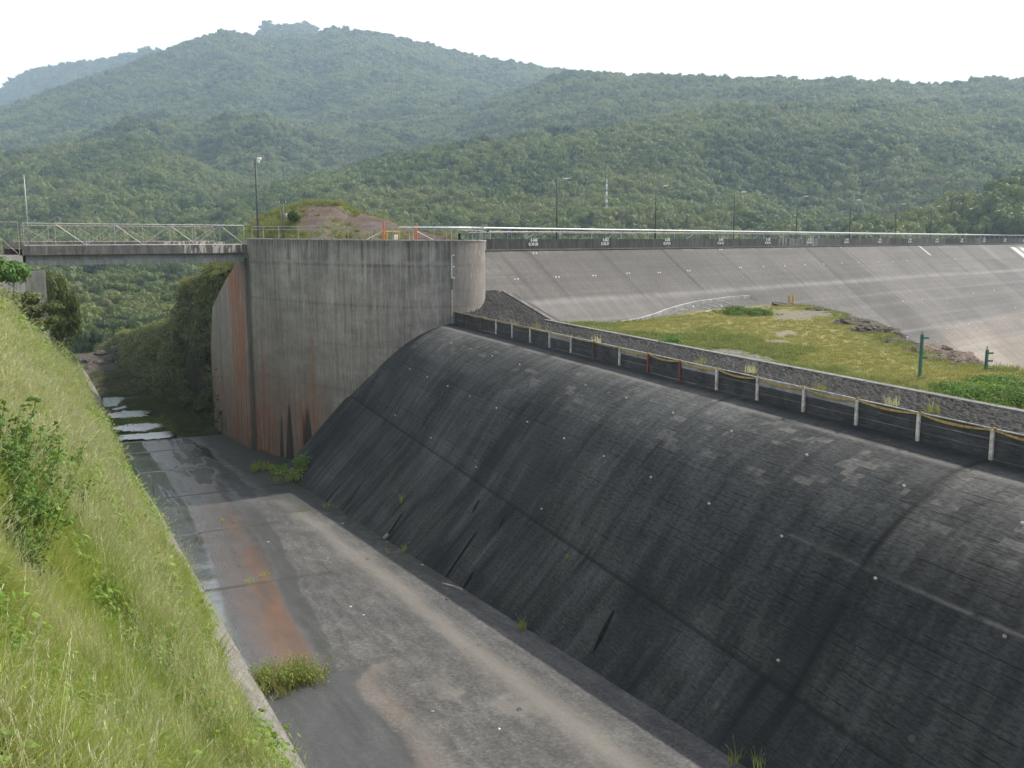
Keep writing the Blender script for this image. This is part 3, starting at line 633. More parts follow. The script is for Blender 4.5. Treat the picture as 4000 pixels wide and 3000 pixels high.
    posts = [tower_hit(u, 929)[0] for u in (982, 1026, 1086, 1162, 1251, 1357, 1452, 1533, 1612, 1697, 1746, 1790, 1850, 1888)] + [ARC[-1] - 6.5, ARC[-1] - 3.5, ARC[-1] - .3]
    for a_ in posts:
        mb = MB(); mb.tube([wall_at(a_, top_z(a_), -.12), wall_at(a_, top_z(a_) + 1.5, -.12)], .038, 6); mb.build('post', M_galv, rl)
    for dz, rr in ((1.48, .036), (1.12, .032)):
        mb = MB(); aa = np.linspace(posts[0], posts[-1], 70); mb.tube([wall_at(x, top_z(x) + dz, -.12) for x in aa], rr, 6); mb.build('rail', M_galv, rl)
    return r
tower = build_tower()

# water-level gauge on the wall
def build_gauge():
    a0, z0 = tower_hit(1763, 996); r = empty('staff_gauge', wall_at(a0, z0, .05), 'tall white water level staff fixed to the curved wall above the board fence', 'staff gauge')
    Zp = lambda v: tower_hit(1763, v)[1]
    al = tower_hit(1775, 1000)[0] - a0
    def bx(name, v0, v1, w, d, mat, da=0):
        za, zb = Zp(v0), Zp(v1); p, q = wall_at(a0 + da - w / 2, zb, .02), wall_at(a0 + da + w / 2, zb, .02); o = Vector(wall_at(a0 + da, zb, .02 + d)) - Vector(wall_at(a0 + da, zb, .02))
        mb = MB(); mb.box(((Vector(p) + Vector(q)) / 2 + o / 2 + Vector((0, 0, (za - zb) / 2))), (Vector(q) - Vector(p)) / 2, o / 2, (0, 0, abs(za - zb) / 2)); mb.build(name, mat, r)
    bx('gauge_board', 995, 1086, .1, .05, M_white); bx('lower_board', 1087, 1130, .16, .05, M_pole); bx('pipe_cover', 1132, 1265, .07, .07, M_white)
    for v in (997, 1042, 1086): bx('number_plate', v - 2, v + 1.5, .24, .03, M_sign, al * .62)
    for i in range(16):
        if i % 8: bx('graduation', 997 + 89 * i / 16 - .5, 997 + 89 * i / 16 + .5, .09, .02, M_sign, .1)
build_gauge()

# ------------------------------------------------------------------ dam
def build_dam():
    r = empty('dam', DAM(40, 4), 'long sloping concrete faced dam with a dark numbered parapet, running away to the right', 'dam')
    A = np.concatenate([np.arange(-20, 150, .55), np.arange(150, 620, 3)]); D = np.concatenate([np.arange(0, 30, .3), np.arange(30, 64, 1.)]); a, d = np.meshgrid(A, D, indexing='ij'); a = np.maximum(a, -8.8 - 1.1 * np.minimum(d, 6.3)); X = DE[0] + DD[0] * a + DN[0] * d; Y = DE[1] + DD[1] * a + DN[1] * d; z = -1.56 - DK * d
    nz = fbm(a * .05, d * .4, 4, 70); n1 = fbm(a * .4, d * .05, 3, 71)
    sand = sst(d + 3 * nz, 17, 27) * .85 + .1
    zz = z + .25 * nz
    band = .95 * gauss(zz + 7.85 - .0 * a, .28) * sst(n1, -.9, -.1) + .45 * sst(-zz, 7.9, 8.1) * sst(13 - d, 0, 3) * sst(40 - a, 0, 30) + .4 * gauss(zz + 10.3, .2) + .3 * gauss(zz + 12.1, .25) + .7 * gauss(zz + 16.4, .22) + .25 * gauss(zz + 14.4, .3) + .3 * gauss(zz + 19.5, .3)
    J = np.arange(-30, 640, 15.) - 1.5; dj = np.min(np.abs(a[..., None] - J), -1); dj2 = np.min(np.abs(a[..., None] - J - 7.5), -1); rj = _hash(np.floor((a + 1.5 + 30) / 7.5), np.floor(a * 0), 4)
    joint = gauss(dj, .28) * sst(n1, -.6, 0) * .9 * sst(9.5 - d, 0, 3) + gauss(dj, .12) * .3 + gauss(dj2, .13) * .3 * (_hash(np.floor(a / 15), np.floor(d * 0), 9) > .4) + .9 * gauss(a + 6.7, .35) * sst(9 - d, 0, 4) * sst(d, .6, 1)
    joint *= (a < 150) * 1.0
    lime = np.zeros_like(a)
    for u0, v0, u1, v1, w in ((3589, 960, 3637, 998, .35), (3958, 966, 4040, 1030, .4), (3975, 958, 4040, 1005, .35)):
        p, q = dam_ad(dam_hit(u0, v0)), dam_ad(dam_hit(u1, v1)); f = np.clip((d - p[1]) / (q[1] - p[1]), -1, 2); lime = np.maximum(lime, sst(w - np.abs(a - p[0] - (q[0] - p[0]) * f), -.1, .1) * (f > 0) * (f < 1))
    p, q = dam_ad(dam_hit(3830, 955)), dam_ad(dam_hit(3910, 1020)); f = np.clip((d - p[1]) / (q[1] - p[1]), -1, 2); band = np.maximum(band, .8 * sst(1.1 - np.abs(a - p[0] - (q[0] - p[0]) * f), -.3, .4) * (f > -.1) * sst(1.3 - f, 0, .6))
    band = np.maximum(band, .5 * gauss(d - .3, .25) * sst(n1, 0, .4))
    me = np_mesh('upstream_face', np.stack([X, Y, z], -1).reshape(-1, 3), grid_faces(len(A), len(D)), M_dam, np.stack([a, d], -1).reshape(-1, 2), dict(sand=sand, band=np.clip(band, 0, 1), joint=np.clip(joint, 0, 1), lime=lime), True)
    adopt(link('upstream_face', me), r)
    # parapet as a gridded front with solid back
    A = np.concatenate([np.arange(-9.2, 230, .5), np.arange(230, 620, 5)]); Z = np.linspace(-1.62, -.12, 8); a, z = np.meshgrid(A, Z, indexing='ij'); b = .02 + 0 * a; X = DE[0] + DD[0] * a - DN[0] * b; Y = DE[1] + DD[1] * a - DN[1] * b; z = z + .012 * fbm(a * .3, z, 2, 3)
    al = [dam_ad((lambda P: P)(aty(u, 940, 1)))[0] for u in ()]
    def a_of(u):
        k = (u - 2000) / F / CP
        # (DE0+DD0 a)= k*(DE1+DD1 a) (the wall stands at eye level)
        return (k * CP * (DE[1] * CP) - DE[0]) / (DD[0] - k * CP * DD[1] * CP)
    l0, l1 = a_of(3046), a_of(3193); lime = sst(a, l0 - .5, l0 + .3) * sst(l1 - a, -.3, .5) * (1 - gauss(a - a_of(3138), 1.2)) + .9 * gauss(a - a_of(3822), 2.2)
    me = np_mesh('parapet', np.stack([X, Y, z], -1).reshape(-1, 3), grid_faces(len(A), len(Z)), M_par, np.stack([a, z + 30], -1).reshape(-1, 2), dict(lime=lime), False)
    par = adopt(link('parapet', me), r); mo = par.modifiers.new('thick', 'SOLIDIFY'); mo.thickness = .34; mo.offset = -1
    mb = MB(); mb.beam(DAM(-9, -.02, .03), DAM(620, -.02, .03), .5, .16, (0, 0, 1)); mb.build('toe_step', M_curb, r)
    mb = MB(); P0, P1 = DL(-9, .36, -1.2), DL(620, .36, -1.2); Q0, Q1 = DL(-9, 9, -1.25), DL(620, 9, -1.25); mb.poly([P0, P1, Q1, Q0, DL(-9, 9.2, -40), DL(620, 9.2, -40)], [(0, 1, 2, 3), (3, 2, 5, 4)]); mb.build('crest_road', M_asphalt, r)
    # stencilled block numbers
    ax = Vector((DD[0], DD[1], 0)); up = Vector((0, 0, 1)); out = Vector((DN[0], DN[1], 0)); Rm = Matrix((ax, up, out)).transposed().to_4x4()
    rows = [('E-048', 'B 39-38'), ('E-063', 'B 38-37'), ('E-078', 'B-37-36')] + [('E-%03d' % (93 + 15 * k), 'B %d-%d' % (36 - k, 35 - k)) for k in range(12)]
    for k, (t1, t2) in enumerate(rows):
        for txt, z, o in ((t1, -.46, .35), (t2, -1.0, 0.)):
            cu = bpy.data.curves.new('block_number', 'FONT'); cu.body = txt; cu.size = .56; cu.extrude = .004; cu.offset = .012; cu.space_character = 1.0
            tmp = bpy.data.objects.new('block_number', cu); tm = bpy.data.meshes.new_from_object(tmp); bpy.data.objects.remove(tmp); ob = link('block_number', tm); tm.materials.clear(); tm.materials.append(M_stencil)
            p = DL(15 * k - .9 + o, 0, z); ob.matrix_basis = Matrix.Translation(Vector(p) + out * .012) @ Rm; adopt(ob, par)
    # pairs of white survey studs on the face
    rng = random.Random(3); n = 0
    for u, v in ((2089, 990), (2017, 1091), (2177, 1083), (2321, 1077), (2454, 1068), (2575, 1065), (2690, 1058), (2815, 976), (2982, 1043), (3066, 1040), (3145, 1035), (3218, 1032), (3288, 1029), (3285, 969), (3354, 1026), (3432, 1024), (3490, 1023), (3545, 1019), (3733, 1012), (3662, 1335), (3735, 1276), (3698, 1283), (3785, 1266), (3834, 1258), (3921, 1243), (3700, 1166), (3802, 1146), (3883, 1135), (3528, 1177), (3603, 1168), (3959, 1126), (3966, 1202), (3545, 1316), (2892, 1046)):
        a, d = dam_ad(dam_hit(u, v)); mb = MB()
        for q in ((-.28, .28) if u < 2900 else (0,)):
            mb.tube([DAM(a + q, d, 0), DAM(a + q, d, .07)], [.11, .085], 8)
        mb.build('survey_stud', M_stencil, r)
    # stone-pitched corner beside the curved wall
    T = np.arange(-21, -6.8, .12); Dd = np.arange(6.2, 13, .12); a, d = np.meshgrid(T, Dd, indexing='ij'); hh, cell, gap = cobbles(d, a, .6, 9); lim = -12.2 + (d - 6.5) * .857; lift = .35 * sst(lim - a, -.05, .5) - .25 + hh * .16 * (a < lim)
    X = DE[0] + DD[0] * a + DN[0] * (d + lift * .61); Y = DE[1] + DD[1] * a + DN[1] * (d + lift * .61); z = -1.56 - DK * d + lift * .79
    me = np_mesh('stone_pitching', np.stack([X, Y, z], -1).reshape(-1, 3), grid_faces(len(T), len(Dd)), M_cob, None, dict(cell=cell, gap=gap), True); adopt(link('stone_pitching', me), r)
    mb = MB(); mb.beam(DAM(-12.0, 6.3, .1), DAM(-7.3, 11.8, .1), .5, .3, DN + (.8,)); mb.beam(DAM(-11.0, 6.9, .02), DAM(-7.0, 11.6, .02), .9, .12, DN + (.8,), 1); mb.build('edge_beam', [M_curb, M_dark], r)
    # low kerb where the face meets the island
    pts = [dam_hit(u, v) for u, v in ((2230, 1283), (2350, 1272), (2430, 1262), (2500, 1250), (2560, 1232), (2600, 1216), (2660, 1198), (2720, 1184), (2850, 1166), (2925, 1160), (2955, 1170))]
    mb = MB()
    for p, q in zip(pts, pts[1:]): mb.beam(p, q, .45, .55)
    mb.build('toe_kerb', M_pale, r)
    return r, a_of
dam, A_OF = build_dam()

# railings and the white pipe along the crest
def crest_railing(name, label, off, z0, z1, spacing, a0, a1, mat, seed, braces):
    r = empty(name, DL(a0, off, z0), label, 'railing'); a = a0; k = 0; rng = random.Random(seed)
    while a < a1 and k < 95:
        mb = MB(); mb.tube([DL(a, off, z0), DL(a, off, z1)], .035, 6); mb.build('post', mat, r)
        if k in braces: mb = MB(); mb.tube([DL(a, off + .02, z0 + .03), DL(a + braces[k], off + .02, z1 - .05)], .028, 6); mb.build('brace', mat, r)
        a += spacing; k += 1
    mb = MB(); mb.tube([DL(a0, off, z1), DL((a0 + a1) / 2, off, z1), DL(a1, off, z1)], .045, 6); mb.build('rail', mat, r)
    return r
crest_railing('crest_railing', 'pipe railing standing on the dark parapet at the front edge of the dam crest', .2, -.13, .84, 3.35, -8, 300, M_galv, 1, {2: 2.2, 7: 2.2, 13: 2.2, 19: 2.2, 25: 2.2, 31: 2.2, 38: 2.2})
crest_railing('crest_railing', 'thin railing along the far edge of the dam crest road, behind the front railing', 8.6, -1.2, .75, 4.2, -4, 300, M_rusty, 2, {})
def build_pipe():
    r = empty('pipeline', DL(0, 1.0, 1.2), 'long straight white pipe carried above the dam crest railing', 'pipe'); aa = np.linspace(A_OF(1576) , 520, 60); mb = MB()
    zf = lambda a: 1.27 - .0026 * max(a, -30) if a < 230 else .67
    mb.tube([DL(a, .75, zf(a)) for a in aa], .095, 10); mb.build('pipe', M_pipe, r, True)
    k = 0
    for a in np.arange(A_OF(1576) + 1.5, 260, 6.7):
        mb = MB(); mb.beam(DL(a, .75, -1.0), DL(a, .75, zf(a) - .09), .06, .06, DD + (0,)); mb.build('support', M_galv, r)
build_pipe()

# ------------------------------------------------------------------ bridge and abutment
B1 = (-34.5, 126.2); BDIR = (-.7, -.714); BL = 27.6; BW = (-.714, .7)
def BR(t, w, z): return (B1[0] + BDIR[0] * t + BW[0] * w, B1[1] + BDIR[1] * t + BW[1] * w, z)
def mat_deck():
    m = NT('deck_edge_concrete', .9, .2); P = m.pos(); v = m.noise(m.map(P, (1, 1, .2)), 1.6, 6, .7); a = m.attr('lime'); z = m.sep(P)[2]
    c = m.ramp(v, [(.3, (.075, .066, .06)), (.55, (.14, .128, .118)), (.75, (.22, .2, .185))]); d = m.math('MULTIPLY', a, m.mr(m.noise(m.map(P, (1, 1, .25)), 2.2, 5, .65), .48, .56), clamp=True); c = m.mix(d, c, (.46, .42, .36)); m.color(c).bump(v, .3, .03); return m.mat
M_deck = mat_deck()
def bridge_railing(parent, w, z0, z1, t0, t1, n, mat, first, skip=()):
    rl = empty('railing', BR((t0 + t1) / 2, w, z0)); adopt(rl, parent); T = np.linspace(t0, t1, n + 1)
    for dz in (z0, z1): mb = MB(); mb.tube([BR(t0, w, dz), BR(t1, w, dz)], .05, 6); mb.build('rail', mat, rl)
    for i, t in enumerate(T): mb = MB(); mb.tube([BR(t, w, z0), BR(t, w, z1)], .042, 6); mb.build('post', mat, rl)
    for i in range(n):
        a, b = (z0, z1) if (i + first) % 2 else (z1, z0); mb = MB(); mb.tube([BR(T[i], w, a), BR(T[i + 1], w, b)], .036, 6); mb.build('diagonal', mat, rl)
    return rl
def build_bridge():
    r = empty('bridge', BR(BL / 2, 3, -1.9), 'short girder bridge with a zigzag steel railing over the channel', 'bridge')
    T = np.linspace(-.05, BL, 120); sec = [(0, -1.88), (0, -.86), (.32, -.86), (.32, -1.2), (5.6, -1.2), (5.6, -.45), (5.95, -.45), (5.95, -1.88)]; V = []; lm = []
    for t in T:
        for w, z in sec: V.append(BR(t, w, z + .0)); lm.append(float(np.interp(t, [0, .6, 8.5, 9.2, 10, 28], [.5, 1, 1, .1, .05, .15])))
    k = len(sec); fc = [(i * k + j, i * k + (j + 1) % k, i * k + k + (j + 1) % k, i * k + k + j) for i in range(len(T) - 1) for j in range(k)]
    me = np_mesh('deck', V, fc, M_deck, None, dict(lime=lm), False); adopt(link('deck', me), r)
    for w in (.75, 4.6):
        mb = MB(); mb.beam(BR(.1, w, -1.93), BR(BL - .5, w, -1.93), .5, .07); mb.beam(BR(.1, w, -2.48), BR(BL - .5, w, -2.48), .04, 1.05); mb.beam(BR(.1, w, -3.0), BR(BL - .5, w, -3.0), .55, .07)
        # the near girder's web reads as two strips: a recessed top strip and a proud lower flange plate
        mb.beam(BR(.1, w - .2, -2.74), BR(BL - .5, w - .2, -2.74), .03, .5)
        for t in (.4, 7.4, 8.3, 15.2, 16.2, BL - 2.6, BL - .7): mb.beam(BR(t, w - .14, -1.97), BR(t, w - .14, -2.96), .1, .24, BDIR + (0,))
        mb.build('girder', M_girder, r)
    bridge_railing(r, .14, -.8, 1.62, .3, BL - .3, 8, M_galv, 1)
    bridge_railing(r, 5.78, -.42, 1.45, 1.5, BL - 2, 8, M_rusty, 0)
    return r
build_bridge()
def build_abutment():
    t0 = BL + .05; r = empty('bridge_abutment', BR(t0 + 4, 2, -6), 'pale concrete abutment holding the left end of the bridge', 'bridge abutment'); mb = MB()
    mb.prism([BR(t0, -.15, 0)[:2], BR(t0 + 26, -.15, 0)[:2], BR(t0 + 26, 7, 0)[:2], BR(t0, 7, 0)[:2]], -15, -1.9); mb.build('wall', M_pale, r)
    mb = MB(); mb.prism([BR(t0 - 2.3, .0, 0)[:2], BR(t0 - .02, .0, 0)[:2], BR(t0 - .02, 6.6, 0)[:2], BR(t0 - 2.3, 6.6, 0)[:2]], -16, -3.6); mb.build('bearing_block', M_conc, r, bevel=.03)
    bridge_railing(r, .1, -1.86, 1.72, t0 + .2, t0 + 14.5, 4, M_rusty, 1)
build_abutment()

# ------------------------------------------------------------------ lamps, masts, posts and other street furniture
def lamp_proto(h):
    r = empty('street_lamp'); mb = MB(); mb.tube([(0, 0, -1.2), (0, 0, h * .55), (0, 0, h)], [.13, .11, .085], 8); link('pole', mb.mesh('pole', M_pole, True), r)
    mb = MB(); mb.tube([(0, 0, h - 1.0), (.12, 0, h - .55), (.5, 0, h - .2), (1.2, 0, h + .05)], .035, 6); link('arm', mb.mesh('arm', M_galv, True), r)
    mb = MB(); n = 10; R = []
    for i in range(7):
        f = i / 6; wd = .22 * math.sin(PI * min(.98, f * .85 + .12)) ** .6; hh = .1 * math.sin(PI * min(.97, f * .8 + .15)) ** .7
        R += [(1.15 + .95 * f, wd * math.cos(2 * PI * j / n), h + .08 + .05 * f + hh * math.sin(2 * PI * j / n) * (1 if math.sin(2 * PI * j / n) > 0 else .45)) for j in range(n)]
    mb.poly(R, [(i * n + j, i * n + (j + 1) % n, i * n + n + (j + 1) % n, i * n + n + j) for i in range(6) for j in range(n)] + [tuple(range(n)), tuple(range(6 * n, 7 * n))[::-1]]); link('lamp_head', mb.mesh('lamp_head', M_lamp, True), r)
    return r
lp = lamp_proto(8.3); lp.rotation_euler = (0, 0, math.atan2(DN[1], DN[0]) + .35)
LN = ['second', 'third', 'fourth', 'fifth', 'sixth', 'seventh', 'eighth', 'ninth', 'tenth', 'eleventh']
for i, (u, v) in enumerate(((2174, 711), (2558, 738), (2863, 760), (3107, 776), (3315, 789), (3492, 804), (3630, 813), (3756, 822), (3864, 829), (3957, 835))):
    a = A_OF(u); k = (u - 2000) / F; off = 8.0; base = DL(a, off, 0); a2 = a + (k * base[1] * .99 - base[0]) / (DD[0] - k * DD[1]); p = DL(a2, off, -1.2); top = (930 - v) / F * p[1] * 1.01
    o = lp if i == 0 else copy_tree(lp); o.location = (p[0], p[1], top - 8.3)
    tag(o, 'grey street lamp on the dam crest, ' + ('nearest the curved wall' if i == 0 else LN[i - 1] + ' from the curved wall along the row'), 'street lamp', 'street lamps along the dam crest')
def build_tower_lamp():
    p = aty(997, 620, 131); r = empty('street_lamp', (p[0], p[1], -.5), 'tall dark lamp post with short bracket at the bridge end of the curved wall', 'street lamp'); h = p[2]; x, y, _ = p
    mb = MB(); mb.tube([(x, y, -.6), (x, y, h)], [.17, .12], 8); mb.build('pole', M_pole, r, True)
    mb = MB(); mb.tube([(x, y, h - .5), (x + .3, y - .2, h - .15), (x + .5, y - .3, h - .1)], .04, 6); mb.build('arm', M_galv, r)
    mb = MB(); mb.tube([(x + .35, y - .2, h - .08), (x + .42, y - .25, h - .02), (x + .8, y - .5, h - .06), (x + .9, y - .56, h - .14)], [.08, .2, .2, .08], 10); mb.build('lamp_head', M_lamp, r, True)
    mb = MB(); mb.tube([(x + .5, y - .3, h - .2), (x + .5, y - .3, h - .5), (x + .52, y - .3, h - .62)], [.2, .17, .05], 10); mb.build('diffuser', M_sign, r, True)
build_tower_lamp()
def build_utility():
    p = aty(1103, 786, 150); x, y, h = p; r = empty('utility_pole', (x, y, -1.2), 'dark utility pole with a small transformer in front of the earth mound', 'utility pole')
    mb = MB(); mb.tube([(x, y, -1.5), (x, y, h)], [.15, .11], 8); mb.build('pole', M_pole, r, True); mb = MB(); mb.tube([(x + .42, y, h - 2.6), (x + .42, y, h - 2.5), (x + .42, y, h - 1.9), (x + .42, y, h - 1.8)], [.05, .24, .24, .1], 10); mb.tube([(x, y, h - 2.2), (x + .3, y, h - 2.2)], .05, 6); mb.build('transformer', M_tank, r, True)
    mb = MB(); mb.beam((x - .55, y, h - .25), (x + .55, y, h - .25), .09, .11); mb.build('crossarm', M_pole, r)
    for q in (-.5, 0, .5): mb = MB(); mb.tube([(x + q, y, h - .2), (x + q, y, h - .05), (x + q, y, h + .02)], [.04, .055, .02], 6); mb.build('insulator', M_lamp, r)
    return p
up_ = build_utility()
def build_mast():
    b = aty(105, 985, 107.5); t = aty(93, 683, 107.5); r = empty('slender_pole', (b[0], b[1], -1.9), 'slender pale pole on the abutment beside the left end of the bridge', 'pole')
    mb = MB(); mb.tube([(t[0], t[1], -1.95), (t[0], t[1], t[2] * .45), (t[0], t[1], t[2])], [.1, .075, .04], 8); mb.build('pole', M_galv, r, True); mb = MB(); mb.tube([(t[0], t[1], -1.9), (t[0], t[1], -1.7)], .2, 10); mb.build('base', M_conc, r)
    mb = MB(); mb.tube([(t[0], t[1], t[2] * .45), (t[0], t[1], t[2] * .45 + .12)], .1, 8); mb.build('collar', M_galv, r)
build_mast()
def gate_posts():
    for u, v, lab, mat in ((1545, 872, 'orange gate post with a steel brace, left of the white sign on the curved wall', M_orange), (1672, 875, 'orange gate post right of the white sign on the curved wall', M_orange)):
        a = A_OF(u); p = DL(a, 2.2, 0); z = (930 - v) / F * p[1]; r = empty('gate_post', (p[0], p[1], -.35), lab, 'gate post', 'orange gate posts')
        mb = MB(); mb.tube([(p[0], p[1], -.4), (p[0], p[1], z)], .13, 10); mb.tube([(p[0], p[1], z), (p[0], p[1], z + .05)], [.15, .1], 10); mb.build('post', mat, r)
        sgn = -1 if u < 1600 else 1; q = DL(a + sgn * 3.0, 2.2, -.35); mb = MB(); mb.tube([(p[0], p[1], z - .9), q], .045, 6); mb.build('brace', M_galv, r)
        o = DL(a + (.45 if sgn < 0 else -.45), 2.2, 0); mb = MB(); mb.tube([(o[0], o[1], -.4), (o[0], o[1], z - 1.15)], .07, 6); mb.build('hinge_post', M_ochre, r)
    r = empty('pipe_gate', DL(A_OF(1600), 2.2, -.35), 'ochre pipe gate leaf between the two orange posts', 'gate'); a0, a1 = A_OF(1552), A_OF(1606); mb = MB(); mb.tube([DL(a0, 2.2, .8), DL(a1, 2.2, .8)], .05, 6); mb.build('top_bar', M_ochre, r)
    mb = MB(); mb.tube([DL(A_OF(1580), 2.2, -.35), DL(A_OF(1603), 2.2, .75)], .045, 6); mb.build('brace', M_ochre, r); mb = MB(); mb.tube([DL(a1, 2.2, -.35), DL(a1, 2.2, .85)], .075, 6); mb.build('end_post', M_ochre, r)
    c = Vector(DL(A_OF(1580), 1.6, .08)); nx = Vector((DD[0], DD[1], 0)); ny = Vector((DN[0], DN[1], 0)); r = empty('warning_sign', c, 'small square white notice hung on the railing between the orange posts', 'sign')
    mb = MB(); mb.box(c, nx * .24, ny * .012, Vector((0, 0, .3))); mb.build('plate', M_sign, r)
    mb = MB()
    for k, w in ((.14, .12), (.02, .15), (-.08, .1), (-.16, .13)): mb.box(c + ny * .016 + Vector((0, 0, k)), nx * w, ny * .003, Vector((0, 0, .018)))
    mb.build('lettering', M_ink, r)
    mb = MB(); mb.tube([DL(A_OF(1580), 1.62, -.35), DL(A_OF(1580), 1.62, .55)], .03, 6); mb.build('stake', M_galv, r)
gate_posts()
def lattice():
    Y = 640; t = aty(2371, 683, Y); b = aty(2366, 850, Y); x, y, zt = t; zb = b[2] - 14; r = empty('lattice_mast', (x, y, zb), 'slim red and white lattice radio mast rising from the trees', 'radio mast'); H = zt - zb
    def wd(f): return 2.6 * (1 - f) ** 1.3 + .45
    n = 18; mb = [MB(), MB()]
    for i in range(n):
        f0, f1 = i / n, (i + 1) / n; m = mb[i % 2 if i > 6 else 1]; Q = [[(x + wd(f) / 2 * math.cos(a), y + wd(f) / 2 * math.sin(a), zb + H * f * .93) for a in (.4, .4 + 2 * PI / 3, .4 + 4 * PI / 3)] for f in (f0, f1)]
        for j in range(3): m.tube([Q[0][j], Q[1][j]], .1, 5); m.tube([Q[0][j], Q[1][(j + 1) % 3]], .06, 4); m.tube([Q[1][j], Q[1][(j + 1) % 3]], .05, 4)
    mb[1].tube([(x, y, zb + H * .92), (x, y, zt)], .1, 6); mb[0].build('lower_lattice', M_galv, r); mb[1].build('upper_lattice', M_sign, r)
    for f in (.6, .72, .84):
        m = MB(); z = zb + H * f
        for a in (0.4, 2.5, 4.6): m.box((x + .5 * math.cos(a), y + .5 * math.sin(a), z), (.18, .1, 0), (-.06, .12, 0), (0, 0, .8))
        m.build('antenna', M_sign, r)
lattice()
def gauge_post(base, topv, lab):
    p = base; h = p[2]; d = math.hypot(*p[:2]); r = empty('level_post', p, lab, 'gauge post', 'green level posts on the island'); zt = aty(2000, topv, p[1])[2]; x, y, z = p
    mb = MB()
    for dx, dy in ((-.065, -.06), (.065, -.06), (.065, .06), (-.065, .06)): mb.beam((x + dx, y + dy, z - .3), (x + dx, y + dy, zt), .05, .05)
    k = int((zt - z) / .45)
    for i in range(k): mb.beam((x - .09, y - .08, z + .2 + .45 * i), (x + .09, y - .08, z + .42 + .45 * i), .04, .04); mb.beam((x + .09, y + .08, z + .2 + .45 * i), (x - .09, y + .08, z + .42 + .45 * i), .04, .04)
    mb.box((x, y - .11, (z + zt) / 2), (.045, 0, 0), (0, .012, 0), (0, 0, (zt - z) / 2)); mb.build('post', M_green, r)
    n = 3
    for i in range(n):
        zz = zt - .25 - (zt - z - .5) * i / (n - 1) * 1.0; mb = MB(); mb.box((x + .24, y - .1, zz), (.2, 0, 0), (0, .04, 0), (0, 0, .07)); mb.build('bracket', M_green, r)
    mb = MB(); mb.tube([(x, y, zt), (x, y, zt + .28)], .06, 6); mb.build('cap', M_galv, r)
gauge_post(atz(3591, 1487, -10.15), 1306, 'taller green lattice level post on the grassy island')
gauge_post(atz(3850, 1452, -10.2), 1366, 'shorter green level post on the grassy island, farther right')
# ------------------------------------------------------------------ vegetation materials
def mat_leaf(name, cols, tr=.35, rnd=True, attr=None, scale=.8, rough=.6, patch=.3):
    """leaves: diffuse plus light passing through"""
    m = NT(name, rough, .25); P = m.pos(); f = m.noise(P, scale, 3)
    v = m.attr(attr) if attr else m.rand()
    x = m.math('ADD', m.math('MULTIPLY', v, 1 - patch), m.math('MULTIPLY', m.mr(f, .32, .68), patch))
    c = m.ramp(x, [(i / (len(cols) - 1), q) for i, q in enumerate(cols)])
    if attr: c = m.gain(c, m.mr(m.rand(), 0, 1, .8, 1.2, False))
    m.color(c)
    t = m.node('ShaderNodeBsdfTranslucent'); m.set(t.inputs[0], m.mix(.35, c, (.2, .26, .03))); mx = m.node('ShaderNodeMixShader'); mx.inputs[0].default_value = tr
    m.l.new(m.b.outputs[0], mx.inputs[1]); m.l.new(t.outputs[0], mx.inputs[2]); m.l.new(mx.outputs[0], m.n['Material Output'].inputs[0]); return m.mat
M_forest = mat_leaf('forest_leaves', [(.026, .046, .018), (.052, .082, .026), (.09, .13, .034), (.155, .19, .048), (.2, .22, .07), (.14, .13, .065)], .3, scale=.009, patch=.5)
M_bark = plain('bark', (.11, .095, .08), .9, .35, 5.)
M_grass = mat_leaf('grass_blades', [(.17, .25, .03), (.26, .36, .05), (.37, .45, .085), (.5, .5, .17), (.6, .55, .3)], .58, attr='tint', scale=.28, patch=.45)
M_herb = mat_leaf('herb_leaves', [(.09, .18, .03), (.15, .27, .04), (.22, .35, .055), (.25, .29, .08)], .4, attr='tint', scale=.5)
M_stalk = mat_leaf('dry_stalks', [(.42, .42, .19), (.54, .52, .28), (.62, .58, .38)], .3, attr='tint')
M_dryg = mat_leaf('island_grass', [(.19, .2, .05), (.25, .24, .065), (.3, .275, .085), (.3, .25, .1)], .35, attr='tint', scale=.06, patch=.25)
M_tussock = mat_leaf('tussock_grass', [(.15, .18, .045), (.2, .22, .06), (.25, .25, .075), (.28, .26, .1)], .3, attr='tint', scale=.1)
M_ivy = mat_leaf('ivy_leaves', [(.04, .058, .022), (.075, .095, .03), (.13, .145, .045), (.18, .17, .07)], .2, attr='tint', scale=.12)
M_bush = mat_leaf('shrub_leaves', [(.06, .13, .024), (.1, .19, .034), (.15, .25, .045)], .35, attr='tint', scale=.6)
M_wild = mat_leaf('tree_leaves', [(.05, .075, .02), (.09, .12, .03), (.17, .19, .045)], .3, attr='tint', scale=.15)
M_flower = plain('yellow_petals', (.75, .5, .03), .5, .15, 5.); M_stem = plain('green_stem', (.1, .13, .035), .6, .2, 4.)

